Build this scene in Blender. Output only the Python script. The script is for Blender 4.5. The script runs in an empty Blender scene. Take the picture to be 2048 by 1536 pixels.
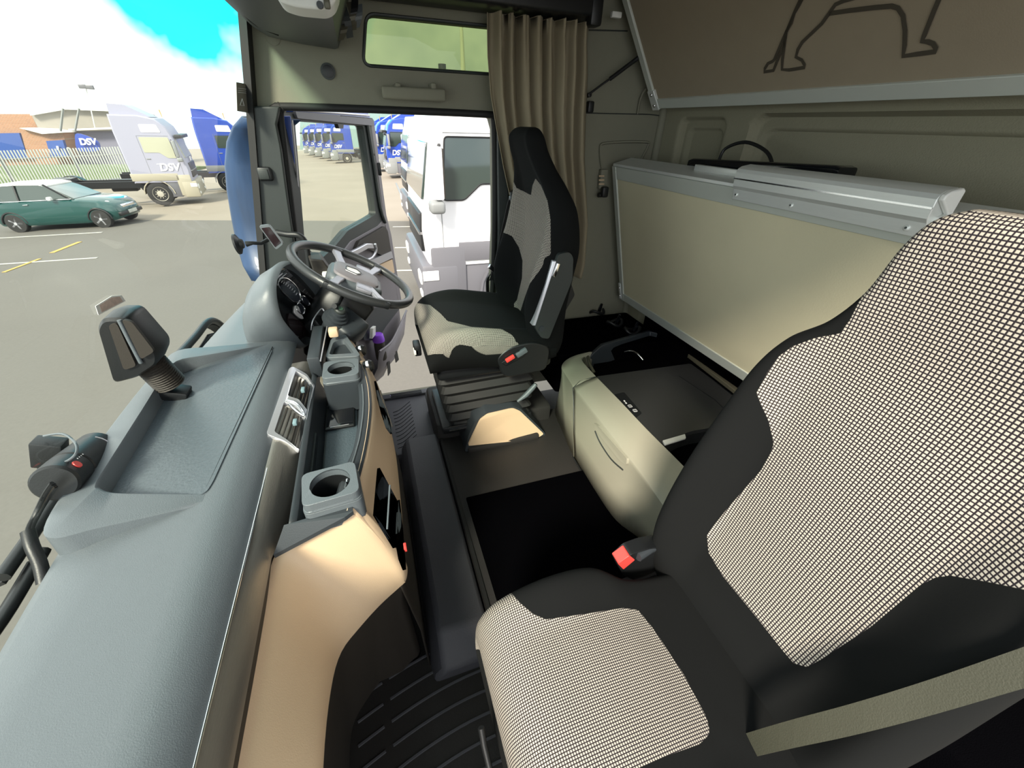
import bpy, bmesh, math, random
from mathutils import Vector, Matrix
from mathutils.geometry import tessellate_polygon
random.seed(7)
PI = math.pi
V = Vector
SC = bpy.context.scene
COL = SC.collection

# ---------------------------------------------------------------- camera, sky, sun, exposure
H = 2.85                       # eye height above the yard beside the cab
RX = V((0.948, -0.150, 0.279)); RY = V((-0.316, -0.523, 0.792)); RU = V((0.027, -0.839, -0.543))
RY.normalize(); RX = (RX - RY * RX.dot(RY)).normalized()
RU = RX.cross(RY) * (1 if RX.cross(RY).y < 0 else -1)
cam_d = bpy.data.cameras.new('camera'); cam = bpy.data.objects.new('camera', cam_d); COL.objects.link(cam)
cam_d.sensor_width = 36; cam_d.lens = 36 * 800 / 2048; cam_d.clip_start = 0.02; cam_d.clip_end = 600
right = V((RX.x, RY.x, RU.x)); upv = -V((RX.y, RY.y, RU.y)); back = -V((RX.z, RY.z, RU.z))
cam.matrix_world = Matrix(((right.x, upv.x, back.x, 0), (right.y, upv.y, back.y, 0), (right.z, upv.z, back.z, H), (0, 0, 0, 1)))
SC.camera = cam
SC.view_settings.view_transform = 'Standard'; SC.view_settings.look = 'None'
SC.view_settings.exposure = 0.0; SC.view_settings.gamma = 1; SC.view_settings.use_curve_mapping = False
SC.cycles.use_denoising = True
SC.cycles.max_bounces = 10; SC.cycles.diffuse_bounces = 5; SC.cycles.transparent_max_bounces = 16
SC.cycles.sample_clamp_indirect = 8

wd = bpy.data.worlds.new('sky'); SC.world = wd; wd.use_nodes = True
wn, wl = wd.node_tree.nodes, wd.node_tree.links
wn.clear()
w_out = wn.new('ShaderNodeOutputWorld'); w_bg = wn.new('ShaderNodeBackground')
w_tc = wn.new('ShaderNodeTexCoord'); w_no = wn.new('ShaderNodeTexNoise'); w_no.inputs['Scale'].default_value = 3.2
w_no.inputs['Detail'].default_value = 5; w_no.inputs['Roughness'].default_value = 0.55
w_rp = wn.new('ShaderNodeValToRGB')
w_rp.color_ramp.elements[0].position = 0.36; w_rp.color_ramp.elements[0].color = (0.50, 0.56, 0.62, 1)
w_rp.color_ramp.elements[1].position = 0.60; w_rp.color_ramp.elements[1].color = (1.0, 1.0, 0.98, 1)
# a break of blue sky high up ahead of the cab
w_dp = wn.new('ShaderNodeVectorMath'); w_dp.operation = 'DOT_PRODUCT'
w_mr = wn.new('ShaderNodeMapRange'); w_mr.inputs['From Min'].default_value = 0.973; w_mr.inputs['From Max'].default_value = 0.988
w_mx = wn.new('ShaderNodeMix'); w_mx.data_type = 'RGBA'
w_mx.inputs['B'].default_value = (0.02, 0.55, 0.70, 1); w_dp.inputs[1].default_value = (-0.125, 0.955, 0.268)
wl.new(w_tc.outputs['Generated'], w_no.inputs['Vector']); wl.new(w_no.outputs['Fac'], w_rp.inputs['Fac'])
wl.new(w_tc.outputs['Generated'], w_dp.inputs[0])
w_ad = wn.new('ShaderNodeMath'); w_ad.operation = 'MULTIPLY_ADD'; w_ad.inputs[1].default_value = 0.10; w_ad.inputs[2].default_value = -0.05
w_a2 = wn.new('ShaderNodeMath'); w_a2.operation = 'ADD'
wl.new(w_no.outputs['Fac'], w_ad.inputs[0]); wl.new(w_ad.outputs[0], w_a2.inputs[1]); wl.new(w_dp.outputs['Value'], w_a2.inputs[0])
wl.new(w_a2.outputs[0], w_mr.inputs['Value']); wl.new(w_mr.outputs['Result'], w_mx.inputs['Factor'])
wl.new(w_rp.outputs['Color'], w_mx.inputs['A']); wl.new(w_mx.outputs['Result'], w_bg.inputs['Color'])
w_bg.inputs['Strength'].default_value = 2.8
wl.new(w_bg.outputs['Background'], w_out.inputs['Surface'])

sun_d = bpy.data.lights.new('sun', 'SUN'); sun_d.energy = 8.0; sun_d.angle = math.radians(12); sun_d.color = (1.0, 0.90, 0.76)
sun = bpy.data.objects.new('sun', sun_d); COL.objects.link(sun)
sun.rotation_euler = V((0.42, 0.55, -0.56)).to_track_quat('-Z', 'Y').to_euler(); sun.location = (0, -3, 8)

# ---------------------------------------------------------------- measuring helpers
def ray(px, py):
    r = V((px - 1024, py - 768, 800.0))
    return V((r.dot(RX), r.dot(RY), r.dot(RU)))
def P(px, py, x=None, y=None, z=None):
    r = ray(px, py)
    k = x / r.x if x is not None else y / r.y if y is not None else z / r.z
    return r * k
def PP(px, py, pt, n):
    r = ray(px, py); return r * (V(pt).dot(n) / r.dot(n))
GX, GY = 0.044, -0.02           # the yard falls away from the cab
def gz(x, y): return -H + GY * y + GX * x
def PG(px, py, h=0.0):
    r = ray(px, py); return r * ((-H + h) / (r.z - GY * r.y - GX * r.x))
def toP(p):
    c = RX * p.x + RY * p.y + RU * p.z
    if c.z < 1e-3: return (9e3, 9e3)
    return (1024 + 800 * c.x / c.z, 768 + 800 * c.y / c.z)

# ---------------------------------------------------------------- materials
def mat(name, col, rough=0.6, metal=0.0, noise=0.0, nscale=40, bump=0.0, bscale=200, spec=0.5, coat=0.0, emit=None, alpha=None, stretch=None, sheen=0.0):
    m = bpy.data.materials.new(name); m.use_nodes = True
    nt = m.node_tree; b = nt.nodes['Principled BSDF']
    b.inputs['Base Color'].default_value = (*col, 1); b.inputs['Roughness'].default_value = rough
    b.inputs['Metallic'].default_value = metal; b.inputs['Specular IOR Level'].default_value = spec
    b.inputs['Coat Weight'].default_value = coat; b.inputs['Coat Roughness'].default_value = 0.05
    b.inputs['Sheen Weight'].default_value = sheen
    tc = nt.nodes.new('ShaderNodeTexCoord'); src = tc.outputs['Object']
    if stretch:
        mp = nt.nodes.new('ShaderNodeMapping'); mp.inputs['Scale'].default_value = stretch
        nt.links.new(src, mp.inputs['Vector']); src = mp.outputs['Vector']
    if noise > 0:
        n = nt.nodes.new('ShaderNodeTexNoise'); n.inputs['Scale'].default_value = nscale; n.inputs['Detail'].default_value = 4
        mx = nt.nodes.new('ShaderNodeMix'); mx.data_type = 'RGBA'
        mx.inputs['A'].default_value = (*[max(0, c * (1 - noise)) for c in col], 1)
        mx.inputs['B'].default_value = (*[min(1, c * (1 + noise)) for c in col], 1)
        nt.links.new(src, n.inputs['Vector']); nt.links.new(n.outputs['Fac'], mx.inputs['Factor'])
        nt.links.new(mx.outputs['Result'], b.inputs['Base Color'])
    if bump > 0:
        n2 = nt.nodes.new('ShaderNodeTexNoise'); n2.inputs['Scale'].default_value = bscale; n2.inputs['Detail'].default_value = 3
        bp = nt.nodes.new('ShaderNodeBump'); bp.inputs['Strength'].default_value = bump; bp.inputs['Distance'].default_value = 0.002
        nt.links.new(src, n2.inputs['Vector']); nt.links.new(n2.outputs['Fac'], bp.inputs['Height']); nt.links.new(bp.outputs['Normal'], b.inputs['Normal'])
    if emit:
        b.inputs['Emission Color'].default_value = (*emit[:3], 1); b.inputs['Emission Strength'].default_value = emit[3]
    return m

def glass(name, tint, gloss=0.06, rough=0.02):
    m = bpy.data.materials.new(name); m.use_nodes = True; nt = m.node_tree; nt.nodes.clear()
    o = nt.nodes.new('ShaderNodeOutputMaterial'); t = nt.nodes.new('ShaderNodeBsdfTransparent'); g = nt.nodes.new('ShaderNodeBsdfGlossy')
    t.inputs['Color'].default_value = (*tint, 1); g.inputs['Roughness'].default_value = rough
    mx = nt.nodes.new('ShaderNodeMixShader'); mx.inputs['Fac'].default_value = gloss
    nt.links.new(t.outputs[0], mx.inputs[1]); nt.links.new(g.outputs[0], mx.inputs[2]); nt.links.new(mx.outputs[0], o.inputs['Surface'])
    m['t'] = 1
    return m

M = {}
M['trim_beige'] = mat('trim_beige', (0.205, 0.20, 0.15), 0.75, noise=0.04, nscale=30, bump=0.25, bscale=350)
M['back_cloth'] = mat('back_cloth', (0.26, 0.245, 0.175), 0.9, noise=0.05, nscale=90, bump=0.5, bscale=250)
M['dash_beige'] = mat('dash_beige', (0.62, 0.455, 0.30), 0.55, noise=0.02, nscale=20, bump=0.15, bscale=500)
M['dash_grey'] = mat('dash_grey', (0.105, 0.122, 0.135), 0.40, noise=0.04, nscale=60, bump=0.25, bscale=600, spec=0.65)
M['dash_dark'] = mat('dash_dark', (0.030, 0.036, 0.042), 0.42, bump=0.15, bscale=600)
M['dash_brown'] = mat('dash_brown', (0.026, 0.021, 0.016), 0.6, bump=0.15, bscale=600)
M['pillar_dark'] = mat('pillar_dark', (0.028, 0.034, 0.033), 0.5, bump=0.15, bscale=500)
M['black'] = mat('black_plastic', (0.008, 0.009, 0.010), 0.42, bump=0.1, bscale=500)
M['black_gloss'] = mat('black_gloss', (0.006, 0.007, 0.009), 0.08)
M['rubber'] = mat('rubber', (0.010, 0.010, 0.010), 0.7)
M['chrome'] = mat('chrome', (0.8, 0.8, 0.82), 0.15, metal=1.0)
M['alu'] = mat('aluminium', (0.74, 0.76, 0.74), 0.36, metal=0.45, noise=0.05, nscale=20, stretch=(1, 1, 12))
M['alu_paint'] = mat('alu_paint', (0.58, 0.61, 0.56), 0.45, metal=0.25)
M['brushed'] = mat('brushed_trim', (0.24, 0.225, 0.20), 0.36, metal=0.6, noise=0.10, nscale=45, stretch=(14, 1, 14), bump=0.2, bscale=60)
M['spoke'] = mat('spoke_silver', (0.30, 0.30, 0.34), 0.32, metal=0.4)
M['silver'] = mat('silver_paint', (0.62, 0.62, 0.66), 0.28, metal=0.6)
M['floor_grey'] = mat('floor_grey', (0.026, 0.024, 0.023), 0.6, spec=0.3, noise=0.15, nscale=6, bump=0.3, bscale=300)
M['floor_mat'] = mat('floor_mat', (0.050, 0.050, 0.058), 0.6, noise=0.1, nscale=12, bump=0.3, bscale=200)
M['carpet'] = mat('carpet', (0.0015, 0.0015, 0.002), 0.95, spec=0.0, bump=0.6, bscale=500)  # near-black for dark linings and the tunnel floor's painted shade
M['seat_black'] = mat('seat_black', (0.016, 0.018, 0.019), 0.95, noise=0.15, nscale=12, bump=0.3, bscale=700, sheen=0.15)
M['locker'] = mat('locker_beige', (0.31, 0.30, 0.235), 0.5, bump=0.1, bscale=400)
M['bunk_panel'] = mat('bunk_panel', (0.62, 0.57, 0.40), 0.75, noise=0.05, nscale=6, bump=0.15, bscale=200)
M['bunk_cloth'] = mat('bunk_cloth', (0.30, 0.25, 0.18), 0.8, noise=0.05, nscale=20, bump=0.1, bscale=300)
M['curtain'] = mat('curtain_cloth', (0.27, 0.23, 0.155), 0.85, noise=0.05, nscale=30, sheen=0.0, bump=0.15, bscale=400)
M['print'] = mat('logo_print', (0.06, 0.05, 0.035), 0.8)
M['red'] = mat('red_button', (0.75, 0.06, 0.05), 0.4)
M['purple'] = mat('purple_cap', (0.24, 0.06, 0.62), 0.45)
M['white'] = mat('white_plastic', (0.75, 0.75, 0.72), 0.45)
M['white_print'] = mat('white_print', (0.8, 0.8, 0.8), 0.5)
M['headliner'] = mat('headliner', (0.16, 0.155, 0.14), 0.9)
M['console'] = mat('console_grey', (0.075, 0.082, 0.08), 0.5, bump=0.1, bscale=400)
M['door_grey'] = mat('door_grey', (0.18, 0.165, 0.18), 0.5, bump=0.1, bscale=400)
M['blue_paint'] = mat('blue_paint', (0.012, 0.055, 0.30), 0.25, coat=0.6)
M['blue_truck'] = mat('blue_truck', (0.012, 0.05, 0.33), 0.3, coat=0.5)
M['blue_veil'] = mat('blue_bleached', (0.30, 0.30, 0.38), 0.5)  # lorry blue with the windscreen reflection's pale wash put into the colour
M['grey_veil'] = mat('grey_bleached', (0.34, 0.31, 0.24), 0.6)  # lower trim of that lorry, same reflection wash in the colour
M['glass_veil'] = mat('glass_bleached', (0.38, 0.38, 0.28), 0.2)  # windows of that lorry, paled by the same painted reflection
M['wall_veil'] = mat('wall_bleached', (0.17, 0.17, 0.23), 0.7)  # pale lavender grey of the depot's lower wall
M['blue_faded'] = mat('blue_faded', (0.010, 0.035, 0.095), 0.45, coat=0.1, noise=0.7, nscale=11, stretch=(1, 1, 0.25))
M['white_truck'] = mat('white_truck', (0.80, 0.79, 0.80), 0.35, coat=0.4)
M['truck_grey'] = mat('truck_grey', (0.20, 0.21, 0.21), 0.5)
M['truck_lgrey'] = mat('truck_lgrey', (0.12, 0.12, 0.135), 0.45)
M['tyre'] = mat('tyre', (0.02, 0.02, 0.02), 0.85)
M['rim'] = mat('wheel_rim', (0.45, 0.42, 0.36), 0.5, metal=0.3)
M['dark_glass'] = mat('dark_glass', (0.03, 0.045, 0.04), 0.05, coat=1.0)
M['car_green'] = mat('car_green', (0.01, 0.06, 0.055), 0.22, coat=0.8)
M['lamp'] = mat('lamp_lens', (0.75, 0.75, 0.72), 0.12)
M['fence'] = mat('galvanised', (0.38, 0.40, 0.38), 0.5, metal=0.3)
M['cladding'] = mat('cladding', (0.20, 0.30, 0.29), 0.6)
M['brick'] = mat('brick', (0.32, 0.17, 0.10), 0.9)
M['cement'] = mat('cement_board', (0.26, 0.24, 0.21), 0.9, noise=0.1, nscale=1)
M['door_blue'] = mat('shutter_blue', (0.02, 0.07, 0.28), 0.6)
M['grass'] = mat('grass', (0.09, 0.13, 0.04), 0.95, noise=0.4, nscale=2)
M['line'] = mat('line_paint', (0.42, 0.42, 0.38), 0.8, noise=0.2, nscale=5)
M['yellow'] = mat('yellow_line', (0.45, 0.30, 0.08), 0.8, noise=0.3, nscale=5)
M['sticker'] = mat('sticker', (0.55, 0.42, 0.36), 0.6, noise=0.35, nscale=90)
M['sign'] = mat('sign_card', (0.24, 0.23, 0.19), 0.7)
M['belt'] = mat('belt_web', (0.045, 0.045, 0.03), 0.6, bump=0.3, bscale=500)
M['belt_black'] = mat('belt_black', (0.02, 0.02, 0.022), 0.6)
M['olive'] = mat('olive_rail', (0.09, 0.085, 0.06), 0.4, metal=0.3)
M['lidblack'] = mat('fridge_black', (0.022, 0.023, 0.024), 0.33, bump=0.15, bscale=500)
M['gauge'] = mat('gauge_face', (0.04, 0.045, 0.06), 0.15, coat=1)
M['screen'] = mat('screen', (0.02, 0.012, 0.014), 0.06, coat=1)
M['green_lens'] = mat('green_lens', (0.05, 0.10, 0.07), 0.3)
M['glass_ws'] = None
def brickify(m, sc):
    nt = m.node_tree; b = nt.nodes['Principled BSDF']
    tc = nt.nodes.new('ShaderNodeTexCoord'); br = nt.nodes.new('ShaderNodeTexBrick'); sp = nt.nodes.new('ShaderNodeSeparateXYZ'); cb = nt.nodes.new('ShaderNodeCombineXYZ')
    nt.links.new(tc.outputs['Object'], sp.inputs[0]); nt.links.new(sp.outputs['X'], cb.inputs['X']); nt.links.new(sp.outputs['Z'], cb.inputs['Y'])
    br.inputs['Scale'].default_value = sc; br.inputs['Color1'].default_value = (0.36, 0.18, 0.10, 1); br.inputs['Color2'].default_value = (0.30, 0.15, 0.085, 1)
    br.inputs['Mortar'].default_value = (0.34, 0.27, 0.20, 1)
    nt.links.new(cb.outputs[0], br.inputs['Vector']); nt.links.new(br.outputs['Color'], b.inputs['Base Color'])
brickify(M['brick'], 2.0)
def corrugate(m, sc, axis='X'):
    nt = m.node_tree; b = nt.nodes['Principled BSDF']; tc = nt.nodes.new('ShaderNodeTexCoord'); wv = nt.nodes.new('ShaderNodeTexWave')
    wv.bands_direction = axis; wv.inputs['Scale'].default_value = sc; bp = nt.nodes.new('ShaderNodeBump'); bp.inputs['Strength'].default_value = 0.6; bp.inputs['Distance'].default_value = 0.05
    nt.links.new(tc.outputs['Object'], wv.inputs['Vector']); nt.links.new(wv.outputs['Fac'], bp.inputs['Height']); nt.links.new(bp.outputs['Normal'], b.inputs['Normal'])
corrugate(M['cladding'], 1.2)
# windscreen glass: clear with a green tint band along its top edge (height above the dash, object space)
def ws_glass():
    m = glass('windscreen_glass', (0.84, 0.90, 0.86), 0.05, 0.01); nt = m.node_tree
    t = [n for n in nt.nodes if n.type == 'BSDF_TRANSPARENT'][0]
    tc = nt.nodes.new('ShaderNodeTexCoord'); sp = nt.nodes.new('ShaderNodeSeparateXYZ'); mr = nt.nodes.new('ShaderNodeMapRange')
    mr.inputs['From Min'].default_value = 0.80; mr.inputs['From Max'].default_value = 1.05
    mx = nt.nodes.new('ShaderNodeMix'); mx.data_type = 'RGBA'; mx.inputs['A'].default_value = (0.84, 0.90, 0.86, 1); mx.inputs['B'].default_value = (0.30, 0.84, 0.64, 1)
    nt.links.new(tc.outputs['Object'], sp.inputs[0]); nt.links.new(sp.outputs['Z'], mr.inputs['Value']); nt.links.new(mr.outputs['Result'], mx.inputs['Factor'])
    nt.links.new(mx.outputs['Result'], t.inputs['Color'])
    return m
M['glass_ws'] = ws_glass()
M['glass_up'] = glass('upper_window_glass', (0.40, 0.45, 0.30), 0.02)
M['glass_door'] = glass('door_glass', (0.90, 0.94, 0.90), 0.07)
# checked seat fabric: light pips on dark, shown where the cover's 'mask' attribute is positive
def fabric():
    m = mat('seat_check', (0.016, 0.018, 0.019), 0.95, bump=0.0, spec=0.15); nt = m.node_tree; L = nt.links; b = nt.nodes['Principled BSDF']
    uv = nt.nodes.new('ShaderNodeUVMap'); uv.uv_map = 'uv'; sp = nt.nodes.new('ShaderNodeSeparateXYZ'); L.new(uv.outputs[0], sp.inputs[0])
    def ma(op, a, b_=None, c=None):
        n = nt.nodes.new('ShaderNodeMath'); n.operation = op
        for i, v in enumerate((a, b_, c)):
            if v is None: continue
            if isinstance(v, (int, float)): n.inputs[i].default_value = v
            else: L.new(v, n.inputs[i])
        return n.outputs[0]
    N = 1 / 0.0053
    def pip(s, w):
        f = ma('FRACT', ma('MULTIPLY', s, N)); d = ma('ABSOLUTE', ma('SUBTRACT', f, 0.5))
        mr = nt.nodes.new('ShaderNodeMapRange'); mr.inputs['From Min'].default_value = w + 0.06; mr.inputs['From Max'].default_value = w - 0.06
        L.new(d, mr.inputs['Value']); return mr.outputs['Result']
    dot = ma('MULTIPLY', pip(sp.outputs['X'], 0.33), pip(sp.outputs['Y'], 0.33))
    at = nt.nodes.new('ShaderNodeAttribute'); at.attribute_name = 'mask'
    on = nt.nodes.new('ShaderNodeMapRange'); on.inputs['From Min'].default_value = -0.0006; on.inputs['From Max'].default_value = 0.0006
    L.new(at.outputs['Fac'], on.inputs['Value'])
    m1 = nt.nodes.new('ShaderNodeMix'); m1.data_type = 'RGBA'; m1.inputs['A'].default_value = (0.022, 0.018, 0.022, 1); m1.inputs['B'].default_value = (0.47, 0.435, 0.375, 1)
    L.new(dot, m1.inputs['Factor'])
    m2 = nt.nodes.new('ShaderNodeMix'); m2.data_type = 'RGBA'; m2.inputs['A'].default_value = (0.0062, 0.0068, 0.0070, 1); L.new(m1.outputs['Result'], m2.inputs['B'])
    L.new(on.outputs['Result'], m2.inputs['Factor']); L.new(m2.outputs['Result'], b.inputs['Base Color'])
    n2 = nt.nodes.new('ShaderNodeTexNoise'); n2.inputs['Scale'].default_value = 900; tc = nt.nodes.new('ShaderNodeTexCoord'); L.new(tc.outputs['Object'], n2.inputs['Vector'])
    hs = ma('ADD', ma('MULTIPLY', ma('MULTIPLY', dot, on.outputs['Result']), 1.0), ma('MULTIPLY', n2.outputs['Fac'], 0.3))
    bp = nt.nodes.new('ShaderNodeBump'); bp.inputs['Strength'].default_value = 0.35; bp.inputs['Distance'].default_value = 0.001
    L.new(hs, bp.inputs['Height']); L.new(bp.outputs['Normal'], b.inputs['Normal'])
    return m
M['fabric'] = fabric()

# ---------------------------------------------------------------- mesh helpers (all shapes are (verts, faces))
def join(*gs):
    vs, fs = [], []
    for g in gs:
        o = len(vs); vs += [V(v) for v in g[0]]; fs += [[i + o for i in f] for f in g[1]]
    return vs, fs
def box(c, s, R=None, bev=0.0, seg=2):
    bm = bmesh.new(); bmesh.ops.create_cube(bm, size=1)
    for v in bm.verts: v.co = V((v.co.x * s[0], v.co.y * s[1], v.co.z * s[2]))
    if bev: bmesh.ops.bevel(bm, geom=bm.edges[:], offset=bev, segments=seg, profile=0.5, affect='EDGES')
    vs = [(R @ v.co if R else v.co.copy()) + V(c) for v in bm.verts]; bm.verts.index_update()
    fs = [[v.index for v in f.verts] for f in bm.faces]; bm.free(); return vs, fs
def frame(n, up=(0, 0, 1)):
    n = V(n).normalized(); a = V(up).cross(n)
    if a.length < 1e-4: a = V((1, 0, 0)).cross(n)
    a.normalize(); return a, n.cross(a), n
def RM(a, b, c):
    return Matrix(((a[0], b[0], c[0]), (a[1], b[1], c[1]), (a[2], b[2], c[2])))
def loft(rings, closed=True, cap=True):
    vs, fs = [], []; n = len(rings[0])
    for r in rings: vs += [V(p) for p in r]
    for k in range(len(rings) - 1):
        for i in range(n if closed else n - 1):
            j = (i + 1) % n; fs.append([k * n + i, k * n + j, (k + 1) * n + j, (k + 1) * n + i])
    if cap and closed:
        fs.append(list(range(n))[::-1]); fs.append([(len(rings) - 1) * n + i for i in range(n)])
    return vs, fs
def circle(c, a, b, r, n=24, rb=None):
    rb = r if rb is None else rb
    return [V(c) + V(a) * r * math.cos(2 * PI * i / n) + V(b) * rb * math.sin(2 * PI * i / n) for i in range(n)]
def cyl(p0, p1, r0, r1=None, n=24, cap=True):
    r1 = r0 if r1 is None else r1; a, b, _ = frame(V(p1) - V(p0), (0.13, 0.31, 0.94))
    return loft([circle(p0, a, b, r0, n), circle(p1, a, b, r1, n)], True, cap)
def lathe(c, axis, prof, n=32, up=(0, 0, 1)):
    a, b, d = frame(axis, up)
    return loft([circle(V(c) + d * h, a, b, max(r, 1e-4), n) for h, r in prof])
def smooth_path(pts, k=6, closed=False):
    pts = [V(p) for p in pts]; n = len(pts); out = []
    for i in range(n if closed else n - 1):
        p0 = pts[(i - 1) % n] if (closed or i > 0) else pts[0]; p1 = pts[i]; p2 = pts[(i + 1) % n]
        p3 = pts[(i + 2) % n] if (closed or i + 2 < n) else pts[-1]
        for j in range(k):
            t = j / k
            out.append(0.5 * ((2 * p1) + (p2 - p0) * t + (2 * p0 - 5 * p1 + 4 * p2 - p3) * t * t + (3 * p1 - p0 - 3 * p2 + p3) * t ** 3))
    if not closed: out.append(pts[-1])
    return out
def tube(path, r, n=10, closed=False, k=0):
    if k: path = smooth_path(path, k, closed)
    path = [V(p) for p in path]; rings = []; m = len(path); pa = None
    for i, p in enumerate(path):
        d = (path[(i + 1) % m] if (closed or i + 1 < m) else path[i]) - (path[i - 1] if (closed or i > 0) else path[i])
        d.normalize()
        if pa is None: pa = V((0.21, 0.33, 0.92)).cross(d)
        pa = (pa - d * pa.dot(d)).normalized(); b = d.cross(pa)
        rr = r[i] if isinstance(r, (list, tuple)) else r
        rings.append(circle(p, pa, b, rr, n))
    if closed:
        vs, fs = loft(rings, True, False); o = (m - 1) * n
        best = min(range(n), key=lambda s: sum((vs[o + (i + s) % n] - vs[i]).length for i in range(n)))
        for i in range(n): fs.append([o + (i + best) % n, o + (i + 1 + best) % n, (i + 1) % n, i])
        return vs, fs
    return loft(rings)
def ribbon(path, wv, th, k=0):
    """flat strap: path, width vector(s), thickness"""
    path = [V(p) for p in path]
    if k: path = smooth_path(path, k)
    rings = []
    for i, p in enumerate(path):
        d = (path[min(i + 1, len(path) - 1)] - path[max(i - 1, 0)]).normalized(); w = V(wv); n = d.cross(w).normalized() * th / 2
        rings.append([p - w / 2 - n, p + w / 2 - n, p + w / 2 + n, p - w / 2 + n])
    return loft(rings)
def grid(rows):
    return loft(rows, closed=False, cap=False)
def plate(outer, off, holes=()):
    loops = [[V(p) for p in outer]] + [[V(p) for p in h] for h in holes]
    tris = tessellate_polygon(loops); flat = [p for l in loops for p in l]; n = len(flat); off = V(off)
    vs = flat + [p + off for p in flat]; fs = [list(t) for t in tris] + [[i + n for i in t][::-1] for t in tris]; o = 0
    for l in loops:
        for i in range(len(l)):
            j = (i + 1) % len(l); fs.append([o + i, o + j, o + j + n, o + i + n])
        o += len(l)
    return vs, fs
def rpoly(pts, r, k=5):
    """round the corners of a polygon"""
    pts = [V(p) for p in pts]; out = []; n = len(pts)
    for i, p in enumerate(pts):
        a = pts[i - 1] - p; b = pts[(i + 1) % n] - p; q = min(r, a.length * 0.45, b.length * 0.45)
        s, e = p + a.normalized() * q, p + b.normalized() * q
        for j in range(k + 1):
            t = j / k; out.append(s * (1 - t) ** 2 + p * 2 * t * (1 - t) + e * t * t)
    return out

BASE = {}
def link(name, g, m, parent=None, base=None, smooth=35, bevel=0, sub=0, solid=0, lift=True):
    vs, fs = g
    if parent is not None: bs = BASE[parent.name]
    else:
        if base is None:
            xs = [v.x for v in vs]; ys = [v.y for v in vs]; zs = [v.z for v in vs]
            base = V(((min(xs) + max(xs)) / 2, (min(ys) + max(ys)) / 2, min(zs)))
        bs = V(base)
    me = bpy.data.meshes.new(name); me.from_pydata([tuple(V(v) - bs) for v in vs], [], fs); me.update()
    bm = bmesh.new(); bm.from_mesh(me); bmesh.ops.remove_doubles(bm, verts=bm.verts, dist=1e-6); bmesh.ops.recalc_face_normals(bm, faces=bm.faces); bm.to_mesh(me); bm.free()
    o = bpy.data.objects.new(name, me); COL.objects.link(o); me.materials.append(m)
    if smooth:
        me.shade_smooth(); me.set_sharp_from_angle(angle=math.radians(smooth))
    if solid:
        md = o.modifiers.new('solid', 'SOLIDIFY'); md.thickness = solid; md.offset = -1
    if sub:
        md = o.modifiers.new('sub', 'SUBSURF'); md.levels = sub; md.render_levels = sub
    if bevel:
        md = o.modifiers.new('bevel', 'BEVEL'); md.width = bevel; md.segments = 2; md.limit_method = 'ANGLE'; md.angle_limit = math.radians(40)
    if parent is not None: o.parent = parent
    else: o.location = bs + V((0, 0, H))
    BASE[o.name] = bs
    return o
def thing(name, label, cat, base, group=None):
    o = bpy.data.objects.new(name, None); COL.objects.link(o); o.empty_display_size = 0.05
    BASE[o.name] = V(base); o.location = V(base) + V((0, 0, H)); o['label'] = label; o['category'] = cat
    if group: o['group'] = group
    return o
def tag(o, label, cat, group=None):
    o['label'] = label; o['category'] = cat
    if group: o['group'] = group
    return o
def struct(o, label=None):
    o['kind'] = 'structure'
    if label: o['label'] = label
    return o
def text(name, s, m, parent, loc, a, b, size, ext=0.001, bold=0.0, shear=0.0):
    """lettering lying in the plane (a = reading direction, b = up)"""
    cu = bpy.data.curves.new(name, 'FONT'); cu.body = s; cu.size = size; cu.extrude = ext; cu.offset = bold; cu.align_x = 'CENTER'; cu.align_y = 'CENTER'; cu.shear = shear
    tmp = bpy.data.objects.new(name, cu); COL.objects.link(tmp); bpy.context.view_layer.update()
    me = bpy.data.meshes.new_from_object(tmp.evaluated_get(bpy.context.evaluated_depsgraph_get())); bpy.data.objects.remove(tmp); me.materials.clear(); me.materials.append(m)
    o = bpy.data.objects.new(name, me); COL.objects.link(o); o.parent = parent
    a = V(a).normalized(); b = V(b).normalized(); R = RM(a, b, a.cross(b)).to_4x4(); o.matrix_local = Matrix.Translation(V(loc) - BASE[parent.name]) @ R
    return o

# ================================================================ THE CAB SHELL
FZ, TZ = -1.375, -1.30          # footwell floor, engine-tunnel floor
WY, WX = 2.05, 1.48             # inner face of the driver-side wall, of the back wall
def wall_pt(px, py): return P(px, py, y=WY)

# windscreen: bowed glass between the dash and the roof, leaning back
def ws_x(y, z):
    t = (z + 0.60) / 0.90                     # 0 at the dash, 1 at z=.30
    far = -0.485 + 0.185 * t
    bow = -0.115 * (1 - ((y - 0.9) / 1.12) ** 2) if abs(y - 0.9) < 1.12 else 0.0
    return far + bow * (1 - 0.15 * t)
rows = []
for i in range(13):
    z = -0.80 + i * 1.45 / 12
    rows.append([V((ws_x(y, z), y, z)) for y in [-0.22 + k * 2.22 / 24 for k in range(25)]])
ws = link('window_1', grid(rows), M['glass_ws'], base=(-0.5, 0.9, -0.6), smooth=60); struct(ws, 'large bowed windscreen with a green tint band along the top')

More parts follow.
